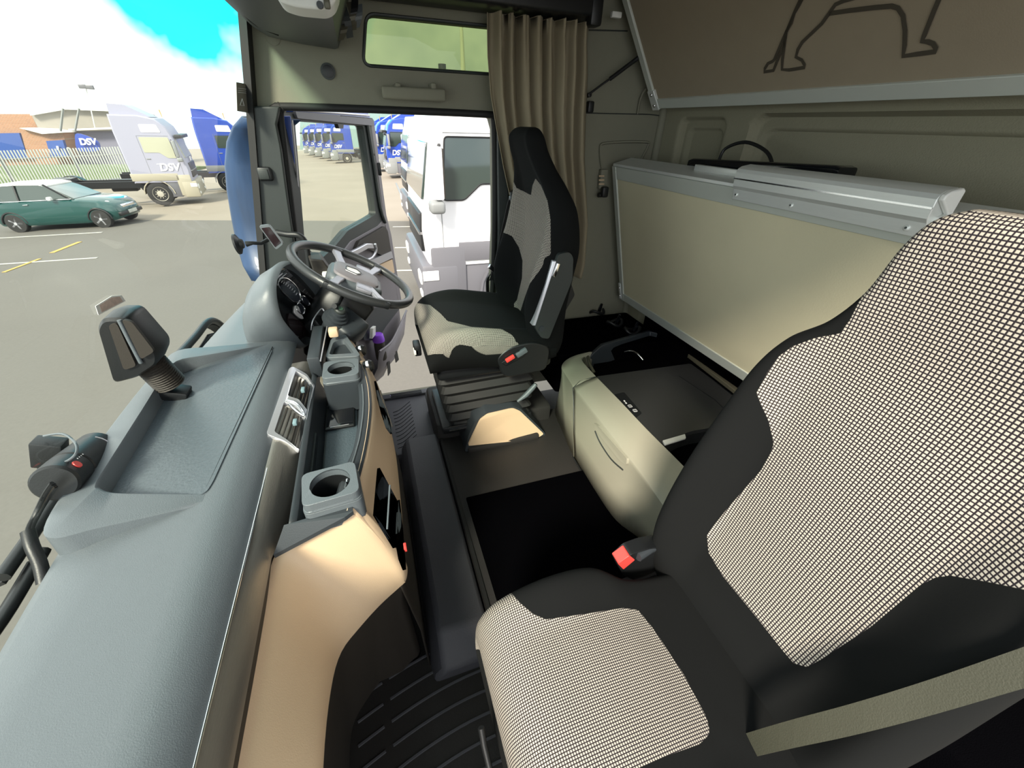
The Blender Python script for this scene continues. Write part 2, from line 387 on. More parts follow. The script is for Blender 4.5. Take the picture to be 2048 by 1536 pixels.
# driver-side wall with the door opening and the high side window
dl = [V((-0.262, WY, 0.0)), V((-0.245, WY, 0.022)), V((-0.215, WY, 0.036)), V((0.56, WY, 0.036)), V((0.585, WY, 0.02)), V((0.598, WY, -0.02)),
      V((0.600, WY, -0.45)), V((0.585, WY, -0.80)), V((0.55, WY, -1.0)), V((0.52, WY, FZ)), V((-0.10, WY, FZ)), V((-0.20, WY, -1.05)), V((-0.36, WY, -0.75)), V((-0.318, WY, -0.44))]
door_hole = dl
wa = P(733, 33, y=WY); wb = P(727, 137, y=WY)
win_hole = rpoly([V((wa.x, WY, 0.330)), V((0.74, WY, 0.330)), V((0.74, WY, 0.178)), V((wb.x, WY, 0.178))], 0.032, 6)
outer = [V((-0.36, WY, 0.033)), V((-0.300, WY, 0.30)), V((-0.24, WY, 0.62)), V((1.56, WY, 0.62)), V((1.56, WY, -1.42)), V((0.60, WY, -1.42)), V((0.52, WY, -1.42)), V((-0.30, WY, -1.42)), V((-0.50, WY, -0.9)), V((-0.49, WY, -0.6))]
w = link('wall_right', plate(outer, (0, 0.07, 0), [door_hole, win_hole]), M['trim_beige'], base=(0.6, WY, FZ)); struct(w, 'beige moulded side wall around the open driver door')
seal = [p + V((0, -0.006, 0)) for p in dl]
o = link('trim_1', tube(smooth_path(seal, 5, True), 0.0135, 8, closed=True), M['rubber'], smooth=60); struct(o, 'black rubber seal around the driver door opening')
o = link('trim_2', tube([p + V((0, -0.002, 0)) for p in win_hole], 0.006, 6, closed=True), M['pillar_dark'], smooth=60); struct(o, 'rubber rim of the high side window')
o = link('window_2', plate(rpoly([p + V((0, 0.05, 0)) for p in [win_hole[0] + V((-.03, 0, .03)), win_hole[9] + V((.03, 0, .03)), win_hole[16] + V((.03, 0, -.03)), win_hole[23] + V((-.03, 0, -.03))]], 0.03), (0, 0.004, 0)), M['glass_up'], smooth=0); struct(o, 'green tinted high side window above the driver door')
# dark lower cover of the windscreen pillar, with its round vent button
pc = [P(500, 212, y=2.0), P(560, 213, y=2.0), P(553, 250, y=2.0), P(563, 300, y=2.0), P(576, 400, y=2.0), V((-0.325, 2.0, -0.50)), V((-0.37, 2.0, -0.80)), V((-0.55, 2.0, -0.80)), V((-0.50, 2.0, -0.60)), P(530, 530, y=2.0)]
o = link('trim_3', plate(pc, (0, 0.09, 0)), M['pillar_dark'], bevel=0.006, smooth=30); struct(o, 'dark grey lower cover of the far windscreen pillar')
# beige reveal between wall and windscreen edge
o = link('trim_4', loft([[V((ws_x(2.0, z) - 0.004, 1.995, z)), V((ws_x(2.0, z) + 0.022, 1.985, z)), V((ws_x(2.0, z) + 0.03, 2.12, z)), V((ws_x(2.0, z) - 0.01, 2.12, z))] for z in (-0.7, -0.4, -0.1, 0.2, 0.5)]), M['rubber'], smooth=30); struct(o, 'black edge strip of the windscreen at the far pillar')
bt = thing('pillar_button', 'small rounded grey grip button on the dark pillar above the wheel', 'button', P(530, 362, y=1.99))
c = P(530, 348, y=1.99)
link('housing', box(c, (0.052, 0.022, 0.05), bev=0.009, seg=3), M['black'], bt); link('inner_face', box(c + V((-0.003, -0.012, 0)), (0.036, 0.01, 0.036), bev=0.004), M['pillar_dark'], bt)
# round black cap in the wall and a faint screw plug
c = P(656, 143, y=WY - 0.002)
sp = thing('wall_speaker', 'round black grille let into the beige wall above the door', 'speaker', c)
link('ring', lathe(c, (0, -1, 0), [(0, 0.026), (0.005, 0.026), (0.006, 0.021)], 32), M['pillar_dark'], sp); link('grille', lathe(c, (0, -1, 0), [(0, 0.021), (0.0075, 0.02), (0.009, 0.012), (0.009, 0)], 32), M['black'], sp)
c = P(545, 74, y=WY - 0.001)
tag(link('wall_plug', lathe(c, (0, -1, 0), [(0, 0.024), (0.002, 0.024), (0.003, 0.022), (0.003, 0)], 32), M['trim_beige']), 'flush round beige cover disc on the wall under the overhead console', 'cap')
# grab handle over the door
gh = thing('grab_handle', 'beige fold-down grab handle above the open driver door', 'handle', P(828, 195, y=WY))
a, b_ = P(766, 186, y=2.0), P(888, 190, y=2.0); c = (a + b_) / 2
link('grip', box(c + V((0, -0.01, 0)), ((b_ - a).length + 0.01, 0.028, 0.042), bev=0.009, seg=3), M['trim_beige'], gh)
for px in (795, 865): link('mount', box(P(px, 176, y=2.02), (0.022, 0.075, 0.03), bev=0.006), M['trim_beige'], gh)

# back wall: pressed panel with raised ribs
def sdr(y, z, y0, y1, z0, z1, r):
    dx = abs(y - (y0 + y1) / 2) - (y1 - y0) / 2 + r; dz = abs(z - (z0 + z1) / 2) - (z1 - z0) / 2 + r
    return math.hypot(max(dx, 0), max(dz, 0)) + min(max(dx, dz), 0) - r
def sm(a, b, x):
    t = min(1, max(0, (x - a) / (b - a))); return t * t * (3 - 2 * t)
def back_h(y, z):
    d = 0.0
    q = sdr(y, z, -1.5, 1.475, -1.5, 0.058, 0.05); d += 0.038 * (1 - sm(-0.007, 0.007, q))
    q = sdr(y, z, -1.5, 1.445, -1.5, 0.012, 0.05); d += 0.018 * (1 - sm(-0.005, 0.005, q))
    q = sdr(y, z, 1.62, 1.90, -1.2, 0.048, 0.03); d += 0.030 * (1 - sm(-0.006, 0.006, q))
    q = sdr(y, z, 1.65, 1.865, -1.2, 0.008, 0.03); d += 0.015 * (1 - sm(-0.005, 0.005, q))
    q = abs(z - 0.10); d -= 0.025 * (1 - sm(0.0, 0.026, q))
    d += 0.012 * (1 - sm(0.0, 0.004, abs(z - 0.086)))
    return d
rows = []
ny, nz = 260, 330
for i in range(nz + 1):
    z = -1.42 + i * 2.04 / nz
    rows.append([V((WX + back_h(y, z), y, z)) for y in [-0.9 + k * 2.95 / ny for k in range(ny + 1)]])
o = link('wall_back', grid(rows), M['back_cloth'], base=(WX, 0.9, FZ), smooth=60, solid=0); struct(o, 'fabric-lined back wall of the cab with pressed ribs')
# rounded corner post and seams between side and back wall
o = link('trim_5', tube([V((WX - 0.005, WY - 0.005, z)) for z in (-1.3, -0.3, 0.6)], 0.022, 10), M['trim_beige'], smooth=60); struct(o, 'rounded corner between the side wall and the back wall')
pts = [P(1205, 345, y=2.045), P(1200, 300, y=2.045), P(1212, 286, y=2.045), P(1290, 284, y=2.045), P(1296, 292, y=2.045), P(1280, 325, y=2.045), P(1278, 345, y=2.045)]
o = link('trim_6', tube(smooth_path(pts, 4), 0.006, 6), M['trim_beige'], smooth=60); struct(o, 'pressed rib on the side wall beside the bunk')
o = link('trim_7', tube([P(1178, 60, y=2.047), P(1255, 62, y=2.047)], 0.0025, 6), M['pillar_dark'], smooth=60); struct(o, 'seam in the side wall below the curtain rail')
o = link('trim_8', tube([P(1172, 226, y=2.047), P(1300, 229, y=2.047), P(1335, 233, y=2.047)], 0.0022, 6), M['pillar_dark'], smooth=60); struct(o, 'seam in the side wall under the gas strut')
# ceiling and the header over the near door
o = link('ceiling', plate([V((-0.27, -0.30, 0.60)), V((-0.24, 2.1, 0.60)), V((1.55, 2.1, 0.60)), V((1.55, -0.9, 0.60)), V((0.9, -0.9, 0.60)), V((0.6, -0.30, 0.60))], (0, 0, 0.04)), M['headliner'], smooth=0); struct(o)
# floors
o = link('floor', plate([V((-0.45, -0.28, -1.50)), V((-0.45, 2.05, -1.50)), V((1.5, 2.05, -1.50)), V((1.5, -0.28, -1.50))], (0, 0, -0.05)), M['floor_grey'], smooth=0); struct(o, 'steel cab floor under the mats')
# driver footwell mat with its arcs, entry sill strip
mt = thing('floor_mat', 'ribbed grey rubber mat in the driver footwell beside the seat', 'mat', (0.06, 1.8, FZ - 0.03))
link('mat_body', box((0.03, 1.80, FZ - 0.035), (0.36, 0.50, 0.07), bev=0.01), M['floor_mat'], mt)
for k in range(11):
    y0 = 1.62 + k * 0.031
    link('rib', tube([V((-0.03 + 0.1 * t, y0 - 0.05 * math.cos(t * 2.2) + 0.03, FZ + 0.001)) for t in [j / 8 for j in range(9)]], 0.0028, 5), M['floor_mat'], mt, smooth=60)
st = thing('door_sill', 'black ribbed entry sill strip with a screw at the driver door', 'sill', (0.06, 2.06, FZ))
link('strip', box((0.07, 2.06, FZ + 0.004), (0.30, 0.045, 0.02), bev=0.004), M['floor_mat'], st)
for k in range(5): link('ridge', box((0.06, 2.043 + k * 0.007, FZ + 0.016), (0.18, 0.003, 0.004)), M['black'], st)
link('screw', lathe((-0.03, 2.06, FZ + 0.013), (0, 0, 1), [(0, 0.006), (0.003, 0.005), (0.003, 0)], 12), M['chrome'], st)
tag(link('sill_pipe', tube([V((0.17, 2.0, FZ + 0.03)), V((0.165, 1.9, FZ + 0.05)), V((0.17, 1.75, FZ + 0.03)), V((0.22, 1.66, FZ + 0.01))], 0.007, 8, k=5), M['rubber'], smooth=60), 'thin black hose on the mat along the seat bellows', 'hose')
# engine tunnel cover between the seats: side slope, flat top, black box painting in the floor's shade
tun = thing('tunnel_cover', 'grey moulded engine tunnel cover between dash and locker', 'cover', (0.3, 1.1, FZ))
link('side_cover', loft([[V((-0.03, 0.56, FZ - 0.10)), V((-0.012, 0.56, FZ - 0.03)), V((0.015, 0.56, FZ)), V((0.165, 0.56, FZ)), V((0.165, 0.56, FZ - 0.10))]] + [[V((-0.03, y, FZ - 0.10)), V((-0.012, y, TZ - 0.05)), V((0.015, y, TZ)), V((0.165, y, TZ)), V((0.165, y, FZ - 0.10))] for y in (0.64, 0.72, 1.1, 1.5, 1.575)]), M['floor_mat'], tun, bevel=0.012)
link('top_mat', box((0.50, 1.12, TZ - 0.05), (0.66, 0.96, 0.10), bev=0.008), M['floor_grey'], tun)
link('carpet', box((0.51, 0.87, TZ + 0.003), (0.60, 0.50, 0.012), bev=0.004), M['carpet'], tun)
link('edge_strip', box((0.178, 1.12, TZ + 0.001), (0.012, 0.94, 0.010)), M['rubber'], tun)
link('seat_platform', box((0.46, 1.70, FZ + 0.04), (0.60, 0.36, 0.24), bev=0.02), M['floor_grey'], tun)
mt = thing('passenger_mat', 'black rubber mat with curved ridges in the passenger footwell', 'mat', (0.0, 0.3, -1.45))
link('mat_body', box((-0.02, 0.20, -1.455), (0.62, 0.88, 0.06), bev=0.01), M['floor_grey'], mt)
for k in range(9):
    y0 = 0.62 - k * 0.055
    for (x0, x1) in ((-0.24, -0.17), (-0.15, 0.14)):
        link('rib', tube([V((x0 + (x1 - x0) * t, y0 - 0.06 + 0.10 * math.sin(0.4 + (x0 + (x1 - x0) * t + 0.2) * 3.4), -1.424)) for t in [j / 8 for j in range(9)]], 0.004, 5), M['floor_mat'], mt, smooth=60)

# ================================================================ DASHBOARD
D = thing('dashboard', 'wide grey and sand coloured dashboard along the windscreen', 'dashboard', (-0.3, 0.9, FZ))
def dash_top(y):
    xw = ws_x(y, -0.61) + 0.026
    far = sm(1.20, 1.45, y)
    pts = [(xw - 0.02, -0.74), (xw - 0.005, -0.66), (xw, -0.615), (xw + 0.02, -0.602), (-0.48, -0.600), (-0.42, -0.602), (-0.37, -0.604), (-0.340, -0.607), (-0.31, -0.620), (-0.296, -0.636), (-0.292, -0.642)]
    return [V((x, y, z)) for x, z in pts]
link('upper_panel', grid([dash_top(y) for y in [-0.20 + k * 0.08 for k in range(20)] + [1.32, 1.40, 1.5, 1.7, 1.85, 1.96]]), M['dash_grey'], D, smooth=50)
# raised frame around the windscreen-side tray: near wing, front lip, far wing, blending into the panel
def wing(pts_out, pts_in, ztop, name):
    """pts_out / pts_in matching polylines (x, y); ztop per pair"""
    rings = []
    for (xo, yo), (xi, yi), zt in zip(pts_out, pts_in, ztop):
        rings.append([V((xo, yo, -0.66)), V((xo * .93 + xi * .07, yo * .93 + yi * .07, zt - 0.004)), V((xo * .8 + xi * .2, yo * .8 + yi * .2, zt)), V((xi * .95 + xo * .05, yi * .95 + yo * .05, zt)), V((xi, yi, zt - 0.004)), V((xi + (xi - xo) * .06, yi + (yi - yo) * .06, -0.66))])
    return rings
R_out = [(-0.366, 0.655), (-0.42, 0.632), (-0.50, 0.605), (-0.545, 0.592), (-0.572, 0.620), (-0.585, 0.72), (-0.592, 0.95), (-0.588, 1.15), (-0.575, 1.26), (-0.50, 1.29), (-0.43, 1.315), (-0.36, 1.345)]
R_in = [(-0.366, 0.676), (-0.42, 0.680), (-0.50, 0.690), (-0.525, 0.700), (-0.533, 0.715), (-0.536, 0.76), (-0.545, 0.95), (-0.552, 1.08), (-0.550, 1.175), (-0.50, 1.220), (-0.43, 1.265), (-0.36, 1.315)]
R_z = [-0.6055, -0.590, -0.570, -0.562, -0.560, -0.560, -0.560, -0.560, -0.562, -0.575, -0.590, -0.6055]
def dens(l, k=4):
    v = smooth_path([V((p[0], p[1], 0)) for p in l], k); return [(q.x, q.y) for q in v]
dz = [p.x for p in smooth_path([V((z, 0, 0)) for z in R_z], 4)]
link('tray_frame', loft(wing(dens(R_out), dens(R_in), dz, 'f')), M['dash_grey'], D, smooth=40)
tray = rpoly([P(190, 1003, z=-0.597), P(408, 985, z=-0.597), P(424, 960, z=-0.597), P(545, 694, z=-0.597), P(345, 752, z=-0.597)], 0.02)
link('tray_mat', plate([V((p.x, p.y, -0.5985 - 0.028 * max(0, p.x + 0.48))) for p in tray], (0, 0, -0.03)), mat('tray_rubber', (0.085, 0.105, 0.12), 0.38, noise=0.2, nscale=160, bump=0.5, bscale=170), D, smooth=0)
link('tray_seam', tube([P(408, 985, z=-0.603), P(420, 962, z=-0.603), P(545, 694, z=-0.603)], 0.0016, 6), M['black'], D, smooth=60)
# chrome line and brushed metal trim below it
link('chrome_line', tube([V((-0.2905, y, -0.6425)) for y in (-0.2, 0.4, 1.16)], 0.0022, 6), M['chrome'], D, smooth=60)
def strip(y, far=0): return [V((-0.2915, y, -0.644)), V((-0.279, y, -0.660)), V((-0.272, y, -0.690)), V((-0.274, y, -0.712)), V((-0.285, y, -0.722)), V((-0.31, y, -0.722)), V((-0.31, y, -0.644))]
def strip2(y, k=0): return [V((-0.2915 + 0.03 * k, y, -0.640)), V((-0.277 + 0.025 * k, y + 0.015 * k, -0.643)), V((-0.262 + 0.02 * k, y + 0.03 * k, -0.650)), V((-0.235, y + .05 * k, -0.672)), V((-0.226, y + .05 * k, -0.71)), V((-0.30, y, -0.72)), V((-0.30, y, -0.642))]
link('metal_trim', loft([s_[:1] + s_[1:5] + [s_[5], s_[6]] for s_ in (strip(-0.2), strip(0.3), strip(0.58))] + [strip2(0.78), strip2(1.10), strip2(1.18), strip2(1.235, 0.6)]), M['brushed'], D, smooth=40)
link('trim_shadow_gap', box((-0.292, 0.2, -0.728), (0.03, 0.80, 0.016)), M['dash_brown'], D)
# sand-coloured lower face, passenger side and flank of the centre stack
cols_ = [((-0.292, -0.22, -0.728), (-0.19, -0.22, -0.86)), ((-0.292, 0.10, -0.728), (-0.19, 0.10, -0.86)), ((-0.290, 0.27, -0.728), (-0.195, 0.27, -0.85)), ((-0.287, 0.42, -0.728), (-0.198, 0.40, -0.895)), ((-0.282, 0.53, -0.726), (-0.190, 0.485, -0.940)),
         ((-0.268, 0.597, -0.718), (-0.155, 0.535, -0.958)), ((-0.225, 0.604, -0.697), (-0.110, 0.575, -0.962)), ((-0.170, 0.604, -0.674), (-0.068, 0.602, -0.962)), ((-0.128, 0.604, -0.656), (-0.047, 0.612, -0.955)), ((-0.112, 0.618, -0.652), (-0.038, 0.632, -0.945))]
rows = []
cc = [smooth_path([V(a) for a, b in cols_], 4), smooth_path([V(b) for a, b in cols_], 4)]
for a, b in zip(*cc):
    col = []
    for j in range(15):
        t = j / 14; q = a.lerp(b, t)
        bul = math.sin(PI * min(1, t * 1.15)) if t < 0.87 else 0
        e = 0.012 * (1 - (2 * t - 1) ** 4)
        col.append(q + V((e * 1.2, -e * 0.6, e * 0.3)))
    col.append(b + V((-0.02, 0.015, -0.004)))
    rows.append(col)
link('lower_panel', grid(rows), M['dash_beige'], D, smooth=50, solid=0.004)
# dark cladding under it, down to the floor
und = []
for a, b in zip(*cc):
    und.append([b + V((-0.012, 0.01, 0.01)), b + V((-0.010, 0.012, -0.03)), b + V((-0.02, 0.02, -0.12)), V((min(b.x, -0.03) - 0.01 if b.x > -0.1 else b.x - 0.06, b.y + 0.03, -1.40)), V((min(b.x, -0.03) - 0.01 if b.x > -0.1 else b.x - 0.1, b.y + 0.05, -1.46))])
link('lower_cladding', grid(und), M['dash_brown'], D, smooth=50, solid=0.004)
link('firewall_panel', plate([V((-0.40, -0.22, -0.70)), V((-0.40, 2.0, -0.70)), V((-0.36, 2.0, -1.48)), V((-0.36, -0.22, -1.48))], (-0.02, 0, 0)), M['dash_brown'], D, smooth=0)
0 and link('cladding_bead', tube([q + V((0.004, -0.004, -0.125)) for q in cc[1][14:34]], 0.003, 6), M['dash_dark'], D, smooth=60)
# centre stack: rear face, ledge on top, dark recess with mat
edge_px = [(705, 1021), (722, 960), (735, 905), (743, 855), (746, 810), (741, 765), (727, 722), (706, 690), (690, 668)]
low_px = [(811, 1165), (806, 1060), (799, 975), (791, 905), (779, 850), (765, 806), (750, 775), (735, 745), (722, 722)]
TE = smooth_path([P(a, b, z=-0.650) for a, b in edge_px], 4); LE = smooth_path([P(a, b, z=-0.955 + 0.03 * i) for i, (a, b) in enumerate(low_px)], 4)
rows = []
for a, b in zip(TE, LE):
    rows.append([a + V((-0.01, 0, 0.004)), a + V((0.001, 0, -0.002))] + [a.lerp(b, t) + V((0.012 * math.sin(PI * t), 0, 0)) for t in (0.1, 0.25, 0.4, 0.55, 0.7, 0.85, 1.0)] + [b + V((-0.03, 0, -0.005))])
link('centre_face', grid(rows), M['dash_beige'], D, smooth=50, solid=0.004)
rows = []
for b in LE: rows.append([b + V((-0.014, 0, 0.01)), b + V((-0.008, 0, -0.03)), V((-0.03, b.y, -1.2)), V((-0.025, b.y, -1.42))])
link('centre_cladding', grid(rows), M['dash_brown'], D, smooth=50, solid=0.004)
inn = [P(697, 1022, z=-0.652), P(700, 990, z=-0.652), P(706, 950, z=-0.652), P(712, 915, z=-0.652), P(727, 890, z=-0.652), P(735, 850, z=-0.652), P(737, 800, z=-0.652), P(728, 765, z=-0.652)]
def xt(l, y):
    for a, b in zip(l, l[1:]):
        if min(a.y, b.y) <= y <= max(a.y, b.y) and abs(a.y - b.y) > 1e-6: return a.x + (b.x - a.x) * (y - a.y) / (b.y - a.y)
    return l[0].x if abs(y - l[0].y) < abs(y - l[-1].y) else l[-1].x
# ledge, well, and the well's walls
ys = [0.606 + k * 0.02 for k in range(36)]
rows = []
def well_r(y): return xt(TE, y) - 0.036 - 0.010 * (1 - sm(0.70, 0.80, y))
for y in ys:
    if y > 1.20: break
    xe = xt(TE, y); xr = well_r(y)
    rows.append([V((xe - 0.003, y, -0.646)), V((xr + 0.006, y, -0.648)), V((xr, y, -0.654)), V((xr - 0.004, y, -0.745)), V((-0.205, y, -0.745)), V((-0.218, y, -0.70)), V((-0.222, y, -0.665)), V((-0.232, y, -0.655))])
link('centre_well', grid(rows), M['dash_dark'], D, smooth=30, solid=0.003)
link('well_mat', box((-0.160, 0.89, -0.743), (0.080, 0.44, 0.004)), mat('well_rubber', (0.055, 0.075, 0.09), 0.45, noise=0.2, nscale=200, bump=0.5, bscale=200), D)
link('ledge_line', tube([V((well_r(y) + 0.012 + 0.006 * sm(.78, .72, y), y, -0.646)) for y in [0.66 + k * 0.05 for k in range(9)]], 0.0022, 6), M['dash_grey'], D, smooth=60)
link('side_ledge', plate([P(568, 1050, z=-0.646), P(704, 1010, z=-0.646), P(706, 1022, z=-0.647), P(690, 1034, z=-0.650), P(547, 1110, z=-0.694)], (0, 0, -0.01)), M['dash_dark'], D, smooth=0)
link('well_slots', box((-0.2165, 0.80, -0.705), (0.006, 0.26, 0.022)), M['black'], D)
# cup holder block standing at the near end of the well, with its spring clip
def cup(cx, cy, zt, sx, sy, r, name_m, hgt, rot=0.0):
    Rz = Matrix.Rotation(rot, 3, 'Z'); c = V((cx, cy, zt))
    base = rpoly([c + Rz @ V(q) for q in ((-sx, -sy, 0), (sx, -sy, 0), (sx, sy, 0), (-sx, sy, 0))], 0.016, 4)
    hole = circle(c, (1, 0, 0), (0, 1, 0), r, 32)
    top = plate(base, (0, 0, -0.018), [hole])
    mid = plate([p + (p - c) * 0.03 + V((0, 0, -0.018)) for p in base], (0, 0, -0.004), [hole])
    low = plate([p + (p - c) * 0.05 + V((0, 0, -0.022)) for p in base], (0, 0, -hgt), [circle(c + V((0, 0, -0.022)), (1, 0, 0), (0, 1, 0), r, 32)])
    return top, mid, low, c, hole
ch = thing('cup_holder', 'square grey cup holder block at the near end of the dash well', 'cup holder', (-0.155, 0.645, -0.75))
t_, m_, l_, c, hole = cup(-0.152, 0.648, -0.612, 0.052, 0.046, 0.038, 'x', 0.055, 0.10)
link('rim', join(t_, m_), M['dash_grey'], ch, bevel=0.003); link('housing', l_, M['dash_grey'], ch, bevel=0.003)
link('cup_well', loft([circle(c + V((0, 0, z)), (1, 0, 0), (0, 1, 0), r, 32) for z, r in ((-0.004, 0.0385), (-0.075, 0.036), (-0.078, 0.002))], True, False), M['black'], ch, smooth=50)
link('spring_clip', box(c + V((0.030, 0.008, -0.03)), (0.004, 0.010, 0.04), bev=0.001), M['chrome'], ch)
ch = thing('cup_holder', 'round-holed grey cup holder at the far end of the dash well', 'cup holder', (-0.145, 1.12, -0.75))
t_, m_, l_, c, hole = cup(-0.143, 1.125, -0.618, 0.050, 0.050, 0.037, 'x', 0.10, 0.0)
link('rim', join(t_, m_), M['dash_grey'], ch, bevel=0.003); link('housing', l_, M['dash_dark'], ch, bevel=0.003)
link('cup_well', loft([circle(c + V((0, 0, z)), (1, 0, 0), (0, 1, 0), r, 32) for z, r in ((-0.004, 0.0375), (-0.085, 0.035), (-0.088, 0.002))], True, False), M['black'], ch, smooth=50)
link('spring_clip', box(c + V((0.030, 0.006, -0.02)), (0.003, 0.008, 0.02), bev=0.001), M['chrome'], ch)
# coin tray beyond it
ct = [P(650, 716, z=-0.625), P(662, 676, z=-0.625), P(690, 667, z=-0.625), P(722, 712, z=-0.625)]
inn_ = [P(658, 709, z=-0.625), P(667, 684, z=-0.625), P(686, 676, z=-0.625), P(709, 706, z=-0.625)]
ctb = rpoly(ct, 0.02); ctt = thing('coin_tray', 'tapered open grey tray behind the far cup holder', 'tray', (-0.14, 1.25, -0.72))
link('rim', plate(ctb, (0, 0, -0.05), [rpoly(inn_, 0.012)]), M['dash_grey'], ctt, bevel=0.002); link('tray_floor', plate([p + V((0, 0, -0.022)) for p in rpoly(inn_, 0.012)], (0, 0, -0.004)), M['tray'] if 'tray' in M else M['dash_dark'], ctt, smooth=0)
# tall dark divider panel with pale edge by the instrument hood
dv = [P(620, 690, z=-0.66), P(648, 655, z=-0.60), P(656, 648, z=-0.60), P(645, 722, z=-0.62), P(640, 735, z=-0.64)]
link('divider', box(P(636, 700, z=-0.64), (0.035, 0.24, 0.07), bev=0.004), M['dash_dark'], D); link('divider_edge', tube([P(655, 650, z=-0.606), P(641, 722, z=-0.612)], 0.0022, 6), M['silver'], D, smooth=60)
# slots and heater grille in the centre face
def on_face(px, py, off=0.004):
    q = None
    for z in [-0.66 - k * 0.004 for k in range(90)]:
        a = P(px, py, z=z); 
        xa = xt(TE, a.y); xb = xt(LE, a.y); t = min(1, max(0, (-0.65 - z) / 0.25)); xf = xa + (xb - xa) * t + 0.012 * math.sin(PI * t)
        if a.x >= xf: q = a; break
        q = a
    return V((q.x + off, q.y, q.z))
def face_patch(name, px, m, th=0.006, off=0.003):
    ps = [on_face(a, b, off) for a, b in px]; link(name, plate(ps, (-th, 0, 0)), m, D, smooth=0)
face_patch('storage_slot', [(757, 936), (776, 972), (791, 1000), (789, 1096), (768, 1062), (749, 1030)], M['black_gloss'])
face_patch('lower_slot', [(797, 1000), (803, 1060), (809, 1140), (800, 1118), (794, 1085), (795, 1050)], M['black'])
link('slot_divider', tube([on_face(774, 972, 0.006), on_face(768, 1060, 0.006)], 0.002, 6), M['dash_grey'], D, smooth=60)
face_patch('heater_grille', [(750, 762), (762, 800), (775, 832), (783, 868), (774, 856), (764, 826), (756, 796)], M['black'])
for k in range(4): link('grille_bar', tube([on_face(755 + 6 * k, 782 + 18 * k, 0.008), on_face(760 + 6 * k, 800 + 18 * k, 0.008)], 0.0018, 5), M['dash_brown'], D, smooth=60)
tag(link('red_key_tag', box(on_face(797, 1098, 0.012), (0.005, 0.012, 0.012), bev=0.001), M['red']), 'tiny red tab poking out of the lower dash slot', 'tab')

# centre air vents in their silver surround
vt = thing('air_vent', 'silver framed pair of air vents in the middle of the dash', 'air vent', P(580, 860, z=-0.72))
def vp(px, py, z=-0.632): return P(px, py, z=z)
vo = rpoly([vp(531, 873, -0.634), vp(577, 741, -0.634), vp(584, 737, -0.636), vp(612, 752, -0.655), vp(628, 775, -0.668), vp(604, 884, -0.668), vp(598, 908, -0.668), vp(566, 886, -0.650)], 0.010, 4)
h1 = rpoly([vp(574, 796, -0.636), vp(590, 746, -0.640), vp(612, 758, -0.655), vp(625, 777, -0.664), vp(614, 826, -0.664), vp(596, 803, -0.650)], 0.006, 3)
h2 = rpoly([vp(547, 868, -0.640), vp(567, 808, -0.640), vp(592, 820, -0.652), vp(612, 843, -0.664), vp(596, 904, -0.664), vp(572, 884, -0.652)], 0.006, 3)
nv = (V((0.45, 0, 0.89))).normalized()
link('surround', plate([p + nv * 0.008 for p in vo], nv * -0.016, [[p + nv * 0.008 for p in h1], [p + nv * 0.008 for p in h2]]), M['silver'], vt, bevel=0.0015, smooth=50)
for h in (h1, h2): link('vent_back', plate([p - nv * 0.004 for p in h], nv * -0.004), M['black'], vt, smooth=0)
for (A, B, C_, D_) in (((590, 748), (574, 796), (625, 778), (613, 826)), ((567, 810), (547, 866), (611, 844), (597, 900))):
    for k in range(1, 6):
        t = k / 6
        a = vp(A[0] + (C_[0] - A[0]) * t, A[1] + (C_[1] - A[1]) * t, -0.638 - 0.024 * t); b = vp(B[0] + (D_[0] - B[0]) * t, B[1] + (D_[1] - B[1]) * t, -0.638 - 0.024 * t)
        link('slat', tube([a, b], 0.0026, 6), M['dash_brown'], vt, smooth=60)
for px, py in ((605, 783), (589, 848)): link('slider_tab', box(vp(px, py, -0.648) + nv * 0.006, (0.010, 0.020, 0.010), bev=0.002), mat('tab_blue', (0.18, 0.27, 0.30), 0.35) if 'tabb' not in M else M['tabb'], vt)
link('thumb_roller', tube([vp(575, 800, -0.632), vp(592, 806, -0.640), vp(606, 822, -0.650), vp(608, 832, -0.655), vp(592, 822, -0.645), vp(577, 808, -0.636)], 0.003, 6, k=3), M['chrome'], vt, smooth=60)

# phone lying in the well
ph = thing('phone', 'black mobile phone lying face up in the dash well', 'phone', P(683, 825, z=-0.74))
c = P(681, 828, z=-0.735) + V((0, -0.012, 0)); link('phone_case', box(c, (0.080, 0.115, 0.010), bev=0.004, seg=3), M['black'], ph); link('phone_screen', box(c + V((0, 0.002, 0.0052)), (0.072, 0.104, 0.0012), bev=0.0004), M['black_gloss'], ph)
link('phone_buttons', box(c + V((0, -0.053, 0.0058)), (0.05, 0.002, 0.0006)), M['silver'], ph)

# instrument hood (binnacle)
B_ = thing('instrument_hood', 'bulbous grey hood around the instruments behind the wheel', 'instrument cluster', (-0.33, 1.55, -0.62))
op = [(553, 580, 1.35), (556, 556, 1.40), (568, 534, 1.47), (588, 528, 1.53), (610, 540, 1.60), (634, 566, 1.67), (652, 592, 1.72), (653, 615, 1.73), (636, 634, 1.66), (628, 668, 1.56), (613, 690, 1.44), (590, 668, 1.36), (567, 640, 1.33), (557, 612, 1.33)]
R0 = smooth_path([P(a, b, y=y) for a, b, y in op], 4, True)
cen = sum(R0, V()) / len(R0)
rings = [[cen + (p - cen) * 0.86 + V((-0.06, 0, -0.01)) for p in R0], [cen + (p - cen) * 0.97 + V((-0.012, 0, 0.0)) for p in R0], R0, [cen + (p - cen) * 1.045 + V((-0.004, 0, 0.0)) for p in R0], [cen + (p - cen) * 1.085 + V((-0.018, 0, 0.0)) for p in R0]]
